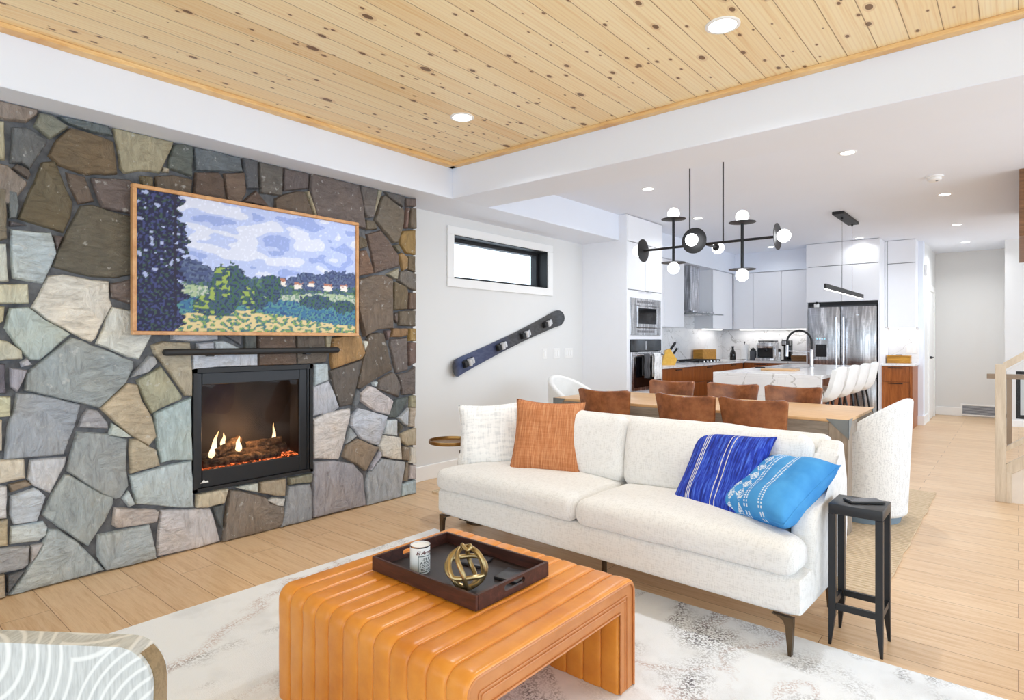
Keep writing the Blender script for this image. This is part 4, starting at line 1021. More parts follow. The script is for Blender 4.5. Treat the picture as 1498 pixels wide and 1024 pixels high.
def dining_chair(label):
    """local: faces +y, back at -y"""
    t = T('dining_chair', label, 'chair', (0, 0, 0.0168), 0, 'leather dining chairs')
    m = MB(); NU, NV = 18, 14
    def f(s):
        def g(u, v):
            a = 2*u-1; z = 0.42 + v*0.455; hw = 0.195 + 0.04*v**1.2
            y = -0.20 - 0.05*v + 0.065*a*a*(1-0.3*v) + s
            z2 = z - 0.02*v**6*abs(a)**16 - 0.022*(1-a*a)*v**3
            return Vector((a*hw, y, z2))
        return g
    A = m.grid(f(0.018), NU, NV); B = m.grid(f(-0.018), NU, NV)
    for i in range(NU):
        m.bm.faces.new((A[i][NV], A[i+1][NV], B[i+1][NV], B[i][NV])); m.bm.faces.new((A[i+1][0], A[i][0], B[i][0], B[i+1][0]))
    for j in range(NV):
        m.bm.faces.new((A[0][j], A[0][j+1], B[0][j+1], B[0][j])); m.bm.faces.new((A[NU][j+1], A[NU][j], B[NU][j], B[NU][j+1]))
    back = m.build('backrest', brown_leather, t, ang=80)
    bv = back.modifiers.new('edge', 'BEVEL'); bv.width = 0.01; bv.segments = 3; bv.limit_method = 'ANGLE'
    m = MB(); m.tube([(0, -0.2005-0.05*v-0.0185-0.0, 0.43+v*0.44-0.018*v**3) for v in [i/10 for i in range(11)]], 0.0025, 6); m.build('seam', brown_leather, back)
    MB().rcube(0.21, 0.21, 0.035, 0.03, 8).xf(Matrix.Translation((0, 0.0, 0.435))).build('seat', brown_leather, t)
    for a in (-1, 1):
        for b in (-1, 1): MB().cyl((a*0.17, b*0.16, 0.405), (a*0.2, b*0.2, 0.0), 0.012, 0.009, 10).build('leg', black_metal, t)
    return t
spots = [((-2.56, 4.37), 2, 'brown leather dining chair nearest the left table end, seen from behind above the sofa'),
         ((-1.86, 4.37), -2, 'middle brown leather dining chair on the sofa side of the table'),
         ((-1.375, 4.37), -2, 'brown leather dining chair on the sofa side nearest the right table end'),
         ((-2.585, 5.27), 180, 'brown leather dining chair on the kitchen side, in front of the oven'),
         ((-1.985, 5.27), 182, 'middle brown leather dining chair on the kitchen side of the table'),
         ((-1.475, 5.27), 180, 'brown leather dining chair on the kitchen side, in front of the marble island end')]
proto = None
for (x, y), rz, lb in spots:
    if proto is None: proto = dining_chair(lb); o = proto; o.location = (x, y, 0.0168); o.rotation_euler = (0, 0, R(rz))
    else: o = copy_tree(proto, (x, y, 0.0168), rz, lb)
def tub_chair(label, loc, rz, m_, low, high, r=0.31):
    """local: faces -x, the shell wraps round +x"""
    t = T('tub_chair', label, 'chair', loc, rz, 'upholstered end chairs'); m = MB(); N = 36; a0, a1 = R(-128), R(128); K = 10
    def P(a, s, v):
        q = max(0, 1-abs(a)/R(128)); zt = low + (high-low)*math.sin(q*math.pi/2)
        z = 0.05 + (zt-0.05)*v; rr = r*(0.90 + 0.12*v) + s
        return Vector((rr*math.cos(a), rr*math.sin(a)*0.98, z))
    A = m.grid(lambda u, v: P(a0+(a1-a0)*u, 0, v), N, K); B = m.grid(lambda u, v: P(a0+(a1-a0)*u, -0.06, v), N, K)
    for i in range(N):
        m.bm.faces.new((A[i][K], A[i+1][K], B[i+1][K], B[i][K])); m.bm.faces.new((A[i+1][0], A[i][0], B[i][0], B[i+1][0]))
    for j in range(K):
        m.bm.faces.new((A[0][j], A[0][j+1], B[0][j+1], B[0][j])); m.bm.faces.new((A[N][j+1], A[N][j], B[N][j], B[N][j+1]))
    b = m.build('shell', m_, t, ang=60); bv = b.modifiers.new('edge', 'BEVEL'); bv.width = 0.022; bv.segments = 3; bv.limit_method = 'ANGLE'; bv.angle_limit = R(50)
    MB().lathe([(0.05, 0.06), (0.225, 0.06), (0.235, 0.12), (0.235, 0.40), (0.21, 0.46), (0.001, 0.47)], cap=False).build('seat', m_, t)
    MB().lathe([(0.20, 0), (0.22, 0.0), (0.23, 0.05), (0.2, 0.07)]).build('base_ring', plain('base_blue_grey_%d' % int(abs(loc[0])*100), L(120,140,156), 0.5), t)
    return t
tub_chair('tall pale grey boucle tub chair at the right end of the dining table', (-0.845, 4.92, 0.0168), -4, boucle, 0.54, 0.86, 0.29)
tub_chair('white tub chair at the far left end of the dining table', (-3.36, 4.98, 0.0168), 180, white_vinyl, 0.62, 0.90, 0.29)

# ------------------------------------------------------------------ chandelier over the table
CX0, CY, CZ = -1.97, 4.80, 2.068
ch = T('chandelier', 'black metal chandelier of crossed bars with discs and lit globes over the dining table', 'chandelier', (CX0, CY, CZ))
MB().cyl((-2.53, CY, CZ), (-1.41, CY, CZ), 0.0105, n=14).build('main_bar', black_metal, ch, w=True)
for x in (-2.105, -1.822): MB().cyl((x, CY, CZ), (x, CY, ZC), 0.0055, n=10).build('hanging_rod', black_metal, ch, w=True)
MB().box(-2.2, -1.74, CY-0.05, CY+0.05, ZC-0.03, ZC, 0.004, 1).build('ceiling_plate', black_metal, ch, w=True)
MB().cyl((CX0, CY-0.22, CZ), (CX0, CY+0.22, CZ), 0.0105, n=14).build('cross_bar', black_metal, ch, w=True)
ends = [((-2.53, CY, CZ), (-1, 0, 0)), ((-1.41, CY, CZ), (1, 0, 0)), ((CX0, CY-0.22, CZ), (0, -1, 0)), ((CX0, CY+0.22, CZ), (0, 1, 0), 'bare')]
for x, up, dn in ((-2.25, 0.235, 0.125), (-1.67, 0.135, 0.225)):
    MB().cyl((x, CY, CZ-dn), (x, CY, CZ+up), 0.012, n=14).build('upright', black_metal, ch, w=True)
    ends += [((x, CY, CZ+up), (0, 0, 1)), ((x, CY, CZ-dn), (0, 0, -1))]
for p, d, *bare in ends:
    p, d = Vector(p), Vector(d); m = MB(); RR = 0.03 if bare else 0.102
    A = m.ring(p-d*0.004, d, RR*0.3, 36); B = m.ring(p+d*0.004, d, RR, 36); B2 = m.ring(p+d*0.008, d, RR, 36); A2 = m.ring(p+d*0.001, d, RR*0.3, 36)
    m.bridge(A, B); m.bridge(B, B2); m.bridge(B2, A2); m.bm.faces.new(A[::-1]); m.bm.faces.new(A2)
    ds = m.build('disc', black_metal, ch, w=True)
    m = MB(); m.ball(p+d*0.052, 0.050, 24); bmesh.ops.translate(m.bm, vec=-ch.location, verts=m.bm.verts); m.build('globe', bulb_m, ds)
# ------------------------------------------------------------------ window-side wall: ski, switches
sk = T('wall_ski', 'black and blue ski with four silver glass holders hung slanting on the wall', 'ski', (XD, 4.85, 1.27))
p0, p1 = Vector((3.955, 0.985)), Vector((5.755, 1.555)); dd = (p1-p0); ln_ = dd.length; dd.normalize(); nn = Vector((-dd.y, dd.x))
m = MB(); N = 40
def halfw(t): 
    w = 0.066 + 0.022*(abs(2*t-1))**2 + 0.012*(t > 0.5)*(2*t-1)**2
    e = min(t, 1-t)*ln_
    if e < 0.09: w *= math.sqrt(max(0.0, 1-(1-e/0.09)**2))*0.98+0.02
    return w
def sp(t, s): q = p0 + dd*(ln_*t) + nn*s; lift = 0.05*max(0, (abs(2*t-1)-0.82)/0.18)**2; return q, lift
rows = []
for i in range(N+1):
    t = 0.5-0.5*math.cos(math.pi*i/N); w = halfw(t); q1, lf = sp(t, -w); q2, _ = sp(t, w)
    rows.append([m.bm.verts.new((XD+a+lf, q.x, q.y)) for a, q in ((0.012, q1), (0.024, q1), (0.024, q2), (0.012, q2))])
for a, b in zip(rows, rows[1:]): m.bridge(a, b)
m.bm.faces.new(rows[0]); m.bm.faces.new(rows[-1][::-1])
km = NT('ski_topsheet'); kc = km.xyz(); km.set(km.mix(0.25, km.ramp(km.math('MULTIPLY_ADD', kc[1], 0.52, 0.5), [(0.05, L(34,34,42)), (0.1, L(64,78,118)), (0.35, L(50,58,96)), (0.5, L(58,56,58)), (0.8, L(66,64,60)), (0.97, L(30,30,32))]), km.ramp(km.noise(km.mp((1, 6, 14)), 3, 3), [(0.4, L(28,28,32)), (0.6, L(96,96,104))])), 0.4)
m.build('board', km.m, sk, w=True, ang=40)
cup_m = plain('silvery_cup', L(214,214,216), 0.3, 0.3)
for t in (0.13, 0.40, 0.62, 0.84):
    q, _ = sp(t, 0); o = (XD+0.024, q.x, q.y)
    m = MB(); Mx = Matrix.Translation(o) @ Matrix.Rotation(math.atan2(dd.y, dd.x), 4, 'X')
    m.box(0.0, 0.018, -0.075, 0.075, -0.035, 0.035, 0.006, 2, Mx); m.box(0.018, 0.05, -0.08, -0.03, -0.028, 0.028, 0.006, 2, Mx); hb = m.build('holder', black_matte, sk, w=True)
    m = MB(); m.cyl(Mx @ Vector((0.04, -0.005, -0.03)), Mx @ Vector((0.04, -0.005, 0.035)), 0.022, 0.026, 16); m.cyl(Mx @ Vector((0.03, 0.05, -0.02)), Mx @ Vector((0.03, 0.05, 0.02)), 0.018, n=12); m.box(0.018, 0.03, -0.02, 0.075, -0.03, 0.03, 0.004, 1, Mx)
    bmesh.ops.translate(m.bm, vec=-sk.location, verts=m.bm.verts); m.build('glass_cup', cup_m, hb)
for k, (y, n, lb) in enumerate(((5.468, 1, 'single white light switch plate left of the other two beside the cabinet'), (5.70, 2, 'double white light switch plate in the middle of three by the cabinet'), (5.945, 3, 'triple white light switch plate nearest the tall white cabinet'))):
    s = T('light_switch', lb, 'light switch', (XD, y, 1.12), 0, 'light switches'); w = 0.036+0.046*(n-1)/2
    MB().box(XD, XD+0.006, y-w, y+w, 1.06, 1.18, 0.002, 1).build('plate', outlet_white, s, w=True)
    for j in range(n):
        yy = y + (j-(n-1)/2)*0.046; MB().box(XD+0.006, XD+0.010, yy-0.016, yy+0.016, 1.087, 1.153, 0.002, 1).build('rocker', trim_paint, s, w=True)
# ------------------------------------------------------------------ kitchen: left run along the wall (fronts face +x), rear run (fronts face -y)
CT = 0.93; ZU0_ = 1.458; XT = -3.51; YB = 10.82
def doors(parent, m, axis, pos, rects, gap=0.003, th=0.02, names='door', pull=None):
    """flat fronts; axis 'x': fronts lie at x = pos facing +x, rects in (y0,y1,z0,z1); axis 'y': at y = pos facing -y, rects in (x0,x1,z0,z1)"""
    out = []
    for r in rects:
        a0, a1, z0, z1 = r[:4]; b = MB()
        if axis == 'x': b.box(pos-th, pos, a0+gap, a1-gap, z0+gap, z1-gap, 0.0015, 1)
        else: b.box(a0+gap, a1-gap, pos, pos+th, z0+gap, z1-gap, 0.0015, 1)
        d = b.build(r[4] if len(r) > 4 else names, m, parent, False, True); out.append(d)
        if pull:
            pz, w = pull; c = (a0+a1)/2; b = MB()
            if axis == 'x': b.box(pos, pos+0.012, c-w, c+w, z0+pz if pz < 0.1 and pz > 0 else z1+pz, (z0+pz if pz < 0.1 and pz > 0 else z1+pz)+0.012)
            else: b.box(c-w, c+w, pos-0.012, pos, z1+pz, z1+pz+0.012)
            bmesh.ops.translate(b.bm, vec=-parent.location, verts=b.bm.verts); b.build('handle', black_metal, d, False)
    return out
# tall oven cabinet
tc = T('tall_cabinet', 'tall white cabinet housing the microwave and wall oven', 'cabinet', (-3.82, 6.71, 0))
m = MB(); m.box(XD+0.001, XT-0.003, 6.244, 6.264, 0, 2.758); m.box(XD+0.001, XT-0.003, 7.145, 7.165, 0, 2.758); m.box(XD+0.001, XD+0.02, 6.264, 7.145, 0, 2.758)
for z in (0.1, 0.655, 1.305, 1.80, 1.872, 2.445, 2.74): m.box(XD+0.02, XT-0.021, 6.264, 7.145, z-0.009, z+0.009)
m.box(XT-0.022, XT-0.003, 6.264, 6.318, 0.66, 1.872); m.box(XT-0.022, XT-0.003, 7.10, 7.145, 0.66, 1.872); m.box(XT-0.022, XT-0.003, 6.318, 7.10, 1.782, 1.872); m.box(XT-0.022, XT-0.003, 6.318, 7.10, 1.285, 1.335)
m.build('carcass', cab_white, tc, False, True)
doors(tc, cab_white, 'x', XT, [(6.264, 6.705, 1.878, 2.443), (6.705, 7.145, 1.878, 2.443)])
doors(tc, cab_white, 'x', XT, [(6.264, 7.145, 2.447, 2.756)], names='upper_panel'); doors(tc, cab_white, 'x', XT, [(6.264, 7.145, 0.11, 0.65)], names='drawer')
MB().box(XT-0.0225, XT-0.0195, 6.27, 7.14, 1.87, 2.75).build('shadow_gap', seam_dark, tc, False, True)
for y in (6.60, 6.79): MB().box(XT, XT+0.012, y-0.07, y+0.07, 1.868, 1.877).build('handle', steel, tc, False, True)
mw = T('microwave', 'built-in stainless microwave with a framed black window above the oven', 'microwave', (XT, 6.71, 1.335))
y0, y1, z0, z1 = 6.32, 7.10, 1.337, 1.78
MB().box(XT-0.4, XT-0.024, y0+0.02, y1-0.02, z0, z1).build('housing', black_matte, mw, False, True)
m = MB()
for b in ((y0, y1, z1-0.085, z1), (y0, y1, z0, z0+0.085), (y0, y0+0.15, z0+0.085, z1-0.085), (y1-0.10, y1, z0+0.085, z1-0.085)): m.box(XT-0.02, XT+0.008, *b, 0.002, 1)
m.build('trim_frame', steel, mw, False, True)
m = MB()
for k in range(16):
    y = y0+0.16+k*0.028
    for zz in (z1-0.055, z0+0.03): m.box(XT+0.008, XT+0.0095, y, y+0.018, zz, zz+0.028)
m.build('vent_slots', seam_dark, mw, False, True)
MB().box(XT-0.02, XT+0.012, y0+0.155, y1-0.105, z0+0.09, z1-0.09, 0.003, 1).build('door', steel, mw, False, True)
MB().box(XT+0.012, XT+0.014, y0+0.185, y1-0.135, z0+0.135, z1-0.115).build('window', black_gloss, mw, False, True)
ov = T('wall_oven', 'stainless and black glass wall oven with towels on its handle', 'oven', (XT, 6.71, 0.665))
z0, z1 = 0.666, 1.283
MB().box(XT-0.5, XT-0.024, y0+0.02, y1-0.02, z0, z1-0.02).build('housing', black_matte, ov, False, True)
m = MB(); m.box(XT-0.02, XT+0.02, y0, y1, z0, z1-0.15, 0.003, 1); m.build('door', steel, ov, False, True)
MB().box(XT+0.02, XT+0.023, y0+0.06, y1-0.03, z0+0.04, z1-0.21).build('door_glass', black_gloss, ov, False, True)
MB().box(XT-0.02, XT+0.016, y0, y1, z1-0.14, z1, 0.003, 1).build('control_panel', black_gloss, ov, False, True)
MB().box(XT+0.016, XT+0.019, 6.67, 6.70, z1-0.125, z1-0.02).build('trim_strip', steel, ov, False, True)
hz = z1-0.185; m = MB().cyl((XT+0.062, y0+0.03, hz), (XT+0.062, y1-0.03, hz), 0.011)
for yy in (y0+0.06, y1-0.06): m.cyl((XT+0.02, yy, hz), (XT+0.062, yy, hz), 0.008)
m.build('handle', steel, ov, w=True)
def towel(label, y, w, drop, m_):
    o_ = MB(); N = 12
    pth = [(-0.014, -drop*0.9), (-0.014, -0.02), (-0.011, 0.006), (0, 0.0135), (0.011, 0.006), (0.015, -0.02)] + [(0.016+0.004*math.sin(k), -0.02-(drop-0.02)*k/10) for k in range(1, 11)]
    def f(u, v):
        k = v*(len(pth)-1); i = min(int(k), len(pth)-2); a, b = pth[i], pth[i+1]; q = k-i
        x, z = a[0]+(b[0]-a[0])*q, a[1]+(b[1]-a[1])*q
        fold = 0.006*math.sin(u*15+y*9)*min(1, max(0, -z)*6) if v > 0.3 else 0
        return Vector((XT+0.062+x+fold, y+(u-0.5)*w*(1+0.15*max(0, -z)), hz+z))
    o_.grid(f, 20, 60)
    o = o_.build('dish_towel', m_, None, ang=80); sd_ = o.modifiers.new('cloth', 'SOLIDIFY'); sd_.thickness = 0.003; sd_.offset = 0; tag(o, label, 'towel', 'dish towels on the oven')
dk = fabric('dark_towel', L(66,66,70), L(36,36,38), 120, 120, 0.8, 0.5)
towel('dark grey dish towel hanging left on the oven handle', 6.60, 0.15, 0.28, dk); towel('white dish towel hanging on the right half of the oven handle', 6.88, 0.18, 0.31, wt)
# base run along the left wall, rear run, tops
def base_unit(label, axis, a0, a1, depth_pos, rects, side=None):
    ctr = (-3.8, (a0+a1)/2, 0) if axis == 'x' else ((a0+a1)/2, YB-0.3, 0)
    t = T('base_cabinet', label, 'cabinet', ctr, 0, 'walnut base cabinets'); m = MB()
    if axis == 'x': m.box(XD+0.001, depth_pos-0.022, a0+0.001, a1-0.001, 0.1, CT-0.032); m.box(XD+0.001, depth_pos-0.08, a0+0.001, a1-0.001, 0, 0.1)
    else: m.box(a0+0.001, a1-0.001, depth_pos+0.022, YB-0.001, 0.1, CT-0.032); m.box(a0+0.001, a1-0.001, depth_pos+0.08, YB-0.001, 0, 0.1)
    m.build('body', walnut, t, False, True); doors(t, walnut, axis, depth_pos, rects, names='drawer', pull=(-0.03, 0.09)); return t
XF, YF = XT-0.02, 10.22
for k, (a, b, lb) in enumerate(((7.168, 8.2, 'walnut base cabinet beside the wall oven, under the knife block'), (8.2, 9.3, 'walnut base cabinet under the gas cooktop'), (9.3, 10.19, 'walnut base cabinet between the cooktop and the corner'))):
    mid = CT-0.26
    base_unit(lb, 'x', a, b, XF, [(a, b, mid, CT-0.034), (a, b, 0.11, mid)])
for a, b, lb in ((-3.53, -3.0, 'walnut base cabinet on the rear run nearest the corner'), (-3.0, -2.523, 'walnut base cabinet on the rear run beside the fridge')):
    mid = CT-0.26; base_unit(lb, 'y', a, b, YF, [(a, b, mid, CT-0.034), (a, b, 0.11, mid)])
ctp = T('countertop', 'white marble countertop running round the kitchen corner', 'countertop', (-3.8, 9.0, CT-0.03))
m = MB(); m.prism([(XD+0.001, 7.168), (XT+0.005, 7.168), (XT+0.005, YF-0.02), (-2.523, YF-0.02), (-2.523, YB-0.001), (XD+0.001, YB-0.001)], CT-0.03, CT, 'z', 0.003, 1); m.build('slab', marble_m, ctp, False, True)
struct(MB().box(XD+0.0005, XD+0.012, 7.168, YB-0.0125, CT+0.0005, 2.42), 'wall_backsplash_left', marble_m)
struct(MB().box(XD+0.0005, -2.525, YB-0.012, YB-0.0005, CT+0.0005, 1.458), 'wall_backsplash_rear', marble_m)
struct(MB().box(-1.534, -1.14, YB-0.012, YB-0.0005, CT+0.0005, ZU0_), 'wall_backsplash_right', marble_m)
# upper cabinets
XU, YU, ZU0, ZU1 = -3.80, 10.47, 1.46, 2.423
def upper(label, axis, a0, a1, rects, z0=ZU0, z1=ZU1, yb=YB-0.012, pos=None):
    pos = pos if pos is not None else (XU if axis == 'x' else YU)
    t = T('upper_cabinet', label, 'cabinet', ((pos, (a0+a1)/2, z0) if axis == 'x' else ((a0+a1)/2, pos, z0)), 0, 'white upper cabinets'); m = MB()
    if axis == 'x': m.box(XD+0.013, pos-0.023, a0+0.001, a1-0.001, z0, z1)
    else: m.box(a0+0.001, a1-0.001, pos+0.023, yb, z0, z1)
    m.build('body', cab_white, t, False, True); m = MB()
    if axis == 'x': m.box(pos-0.0228, pos-0.0205, a0+0.004, a1-0.004, z0+0.004, z1-0.004)
    else: m.box(a0+0.004, a1-0.004, pos+0.0205, pos+0.0228, z0+0.004, z1-0.004)
    m.build('shadow_gap', seam_dark, t, False, True)
    doors(t, cab_white, axis, pos, rects); return t
upper('white upper cabinet with two doors between the tall cabinet and the range hood', 'x', 7.168, 8.47, [(7.168, 7.82, ZU0, ZU1), (7.82, 8.47, ZU0, ZU1)])
upper('white upper cabinet in the corner, right of the range hood', 'x', 9.57, 10.44, [(9.57, 10.44, ZU0, ZU1)])
for a, b, lb in ((-3.80, -3.457, 'narrow white upper cabinet on the rear wall nearest the corner'), (-3.457, -3.003, 'middle white upper cabinet on the rear wall above the espresso machine'), (-3.003, -2.52, 'white upper cabinet on the rear wall touching the fridge surround')):
    upper(lb, 'y', a, b, [(a, b, ZU0, ZU1)])
fs = T('fridge_surround', 'white cabinet reaching the ceiling above the steel fridge', 'cabinet', (-2.02, 10.4, 1.85)); m = MB()
m.box(-2.52, -2.50, 10.07, YB-0.001, 0, 2.758); m.box(-1.555, -1.535, 10.07, YB-0.001, 0, 2.758); m.box(-2.50, -1.555, 10.09, YB-0.001, 1.855, 2.758)
m.build('body', cab_white, fs, False, True); MB().box(-2.495, -1.56, 10.0875, 10.0895, 1.86, 2.75).build('shadow_gap', seam_dark, fs, False, True)
doors(fs, cab_white, 'y', 10.067, [(-2.52, -2.03, 1.855, 2.40), (-2.03, -1.535, 1.855, 2.40), (-2.52, -1.535, 2.404, 2.756, 'upper_panel')])
upper('white upper cabinet right of the fridge, over the wooden box', 'y', -1.535, -1.15, [(-1.50, -1.15, ZU0, 2.41), (-1.50, -1.15, 2.414, 2.756), (-1.534, -1.50, ZU0, 2.756, 'filler_panel')], ZU0, 2.758, YB-0.001, 10.49)
t = base_unit('walnut base cabinet right of the fridge with a single black pull', 'y', -1.535, -1.19, YF, [(-1.535, -1.19, CT-0.26, CT-0.034), (-1.535, -1.19, 0.11, CT-0.26)])
MB().box(-1.19, -1.155, YF-0.001, YB-0.001, 0, CT-0.032).build('end_panel', walnut, t, False, True)
c2 = T('countertop', 'short white marble countertop right of the fridge', 'countertop', (-1.34, 10.5, CT-0.03))
MB().box(-1.534, -1.135, YF-0.02, YB-0.001, CT-0.03, CT, 0.003, 1).build('slab', marble_m, c2, False, True)
# lit strips under the upper cabinets
def strip(label, x0, x1, y0, y1, power):
    s = T('cabinet_light', label, 'light', ((x0+x1)/2, (y0+y1)/2, ZU0-0.012), 0, 'strip lights under the upper cabinets')
    MB().box(x0, x1, y0, y1, ZU0-0.012, ZU0-0.001).build('diffuser', strip_m, s, False, True)
    l = bpy.data.lights.new('under_cabinet', 'AREA'); l.shape = 'RECTANGLE'; l.size = x1-x0; l.size_y = y1-y0; l.energy = power; l.color = (1, 0.97, 0.94)
    o = bpy.data.objects.new('under_cabinet', l); C.objects.link(o); o.location = (0, 0, -0.004); o.parent = s
strip('thin lit strip under the cabinets on the rear wall', -3.75, -2.54, 10.66, 10.69, 1.1); strip('thin lit strip under the cabinet right of the range hood', -4.0, -3.97, 9.6, 10.4, 0.6); strip('thin lit strip under the cabinet right of the fridge', -1.5, -1.17, 10.66, 10.69, 0.4)
# range hood
hd = T('range_hood', 'stainless range hood with a tall chimney and a thin glass canopy', 'range hood', (-3.9, 9.02, 1.66))
MB().box(XD+0.013, -3.84, 8.78, 9.12, 1.72, 2.424, 0.002, 1).build('chimney', steel, hd, False, True)
MB().box(XD+0.013, -3.72, 8.62, 9.42, 1.685, 1.72, 0.003, 1).build('motor_box', steel, hd, False, True)
hg = NT('hood_glass'); hg.set(L(176,184,186), 0.05, Transmission_Weight=0.6)
MB().box(XD+0.013, -3.62, 8.49, 9.55, 1.668, 1.685, 0.002, 1).build('canopy', hg.m, hd, False, True)
m = MB(); m.box(XD+0.05, -3.76, 8.68, 9.36, 1.662, 1.668); m.build('filter', steel, hd, False, True)
# cooktop with grates
ck = T('gas_cooktop', 'black gas cooktop with cast grates set into the marble counter', 'cooktop', (-3.83, 8.98, CT))
MB().box(-4.06, -3.58, 8.55, 9.42, CT, CT+0.012, 0.003, 1).build('plate', steel, ck, False, True)
for y in (8.70, 8.985, 9.27):
    m = MB()
    for d in (-0.13, 0, 0.13): m.box(-4.04, -3.62, y+d-0.006, y+d+0.006, CT+0.028, CT+0.042)
    for x in (-4.04, -3.94, -3.83, -3.72, -3.63): m.box(x, x+0.012, y-0.136, y+0.136, CT+0.028, CT+0.042)
    for x in (-4.03, -3.63):
        for d in (-0.13, 0.124): m.box(x, x+0.01, y+d, y+d+0.01, CT+0.012, CT+0.03)
    m.build('grate', black_matte, ck, False, True)
    for x in (-3.94, -3.73): MB().lathe([(0.045, 0), (0.045, 0.008), (0.03, 0.014), (0.001, 0.014)], (x, y, CT+0.012), 18, False).build('burner', black_metal, ck, w=True)
for k in range(5): MB().cyl((-3.60, 8.72+0.13*k, CT+0.012), (-3.60, 8.72+0.13*k, CT+0.034), 0.016, 0.014, 14).build('knob', steel, ck, w=True)
# things on the left counter
sc_ = T('steel_canister', 'small brushed steel canister beside the oven on the counter', 'canister', (-3.72, 7.42, CT))
MB().lathe([(0.055, 0), (0.058, 0.006), (0.058, 0.15), (0.05, 0.165), (0.012, 0.17), (0.012, 0.185), (0.001, 0.188)], cap=False).build('body', steel, sc_)
KA = R(-50); KM = Matrix.Rotation(KA, 3, 'Z')
kb = T('knife_block', 'yellow wooden knife block on the left counter', 'knife block', (-3.74, 7.80, CT), -50)
m = MB(); m.prism([(-0.10, 0), (0.09, 0), (0.115, 0.08), (0.015, 0.225), (-0.04, 0.20)], -0.05, 0.05, 'x', 0.003, 1); m.build('block', yellow_wood, kb, False)
kd = KM @ Vector((0, 0.57, 0.82)).normalized()
for k, (a, b_, h) in enumerate(((-0.028, 0.03, 0.125), (0.0, 0.03, 0.13), (0.028, 0.03, 0.115), (-0.015, 0.07, 0.10), (0.018, 0.07, 0.095))):
    pz = 0.225 - (b_-0.015)*1.45; pp = KM @ Vector((a, b_, pz)) + Vector((-3.74, 7.80, CT)) + kd*0.004
    kn_ = T('kitchen_knife', ('long black-handled kitchen knife at the wall side of the knife block', 'long black-handled kitchen knife in the middle of the knife block', 'long black-handled kitchen knife at the room side of the knife block', 'short black-handled knife in the lower row, wall side of the knife block', 'short black-handled knife in the lower row, room side of the knife block')[k], 'knife', tuple(pp), 0, 'knives in the yellow block')
    m = MB(); m.tube([kd*0.004, kd*h*0.3, kd*h*0.75, kd*h], [0.010, 0.0115, 0.011, 0.013], 10); m.build('handle', black_matte, kn_)
    MB().cyl(kd*0.0, kd*0.008, 0.009, n=10).build('bolster', chrome, kn_)
wc = T('wooden_crate', 'amber wooden box standing against the splashback beyond the cooktop', 'box', (-4.0, 9.72, CT))
m = MB(); x0, x1, y0, y1 = -4.08, -3.92, 9.44, 10.02
m.box(x0, x1, y0, y1, CT+0.001, CT+0.012); m.build('bottom', amber_wood, wc, False, True)
for b in ((x1-0.012, x1, y0, y1), (x0, x0+0.012, y0, y1), (x0+0.012, x1-0.012, y0, y0+0.012), (x0+0.012, x1-0.012, y1-0.012, y1)): MB().box(*b, CT+0.012, CT+0.19, 0.002, 1).build('side', amber_wood, wc, False, True)
# things on the rear counter
bo = T('dark_bottle', 'black glass bottle with a short neck in the kitchen corner', 'bottle', (-3.78, 10.40, CT))
MB().lathe([(0.045, 0), (0.05, 0.01), (0.05, 0.10), (0.042, 0.14), (0.02, 0.175), (0.018, 0.215), (0.022, 0.22), (0.022, 0.23), (0.001, 0.232)], cap=False).build('glass', black_gloss, bo); MB().lathe([(0.0225, 0.218), (0.0225, 0.236), (0.001, 0.238)], cap=False).build('stopper', black_matte, bo)
pt = T('paper_towel_holder', 'white paper towel roll on a steel stand on the rear counter', 'paper towel', (-3.60, 10.46, CT))
MB().lathe([(0.085, 0), (0.085, 0.012), (0.01, 0.016)]).build('base', steel, pt); MB().lathe([(0.0605, 0.018), (0.062, 0.02), (0.062, 0.27), (0.06, 0.272), (0.02, 0.272)]).build('paper_roll', plain('paper_white', L(244,244,243), 0.9, bump=0.2, bs=40), pt); MB().cyl((0,0,0.27), (0,0,0.30), 0.007).ball((0,0,0.306), 0.014, 12).build('post', black_metal, pt)
gr = T('coffee_canister', 'dark grey coffee canister left of the espresso machine', 'canister', (-3.455, 10.46, CT))
MB().lathe([(0.055, 0), (0.058, 0.005), (0.058, 0.15), (0.05, 0.165)]).build('jar', plain('dark_grey_jar', L(70,72,78), 0.35), gr); MB().lathe([(0.04, 0.165), (0.042, 0.175), (0.03, 0.20), (0.012, 0.205), (0.012, 0.215), (0.001, 0.216)], cap=False).build('lid', black_matte, gr)
es = T('espresso_machine', 'steel and black espresso machine on the rear counter', 'coffee machine', (-3.235, 10.50, CT))
m = MB(); m.box(-0.14, 0.14, 0.02, 0.16, 0.02, 0.30, 0.008, 2); m.box(-0.14, -0.125, -0.12, 0.02, 0.02, 0.27, 0.003, 1); m.box(0.125, 0.14, -0.12, 0.02, 0.02, 0.27, 0.003, 1); m.box(-0.125, 0.125, -0.12, 0.02, 0.21, 0.30, 0.01, 2); m.build('body', steel, es)
m = MB(); m.box(-0.124, 0.124, -0.06, 0.021, 0.055, 0.21); m.build('front_panel', black_matte, es, False)
MB().box(-0.15, 0.15, -0.15, 0.02, 0.0, 0.045, 0.006, 2).build('drip_tray', steel, es); MB().cyl((0, -0.07, 0.16), (0, -0.07, 0.215), 0.033).cyl((0, -0.07, 0.17), (0, -0.2, 0.165), 0.011).build('portafilter', black_metal, es)
MB().box(-0.12, 0.13, -0.10, 0.15, 0.315, 0.335, 0.004, 1).build('cup_rail', black_metal, es); 
m = MB()
for a in (-0.10, 0.10):
    for b in (-0.08, 0.12): m.cyl((a, b, 0.295), (a, b, 0.318), 0.005, n=8)
m.build('rail_post', black_metal, es); MB().tube([(0.135, -0.08, 0.24), (0.16, -0.11, 0.2), (0.163, -0.115, 0.09)], 0.006, 8).build('steam_wand', chrome, es)
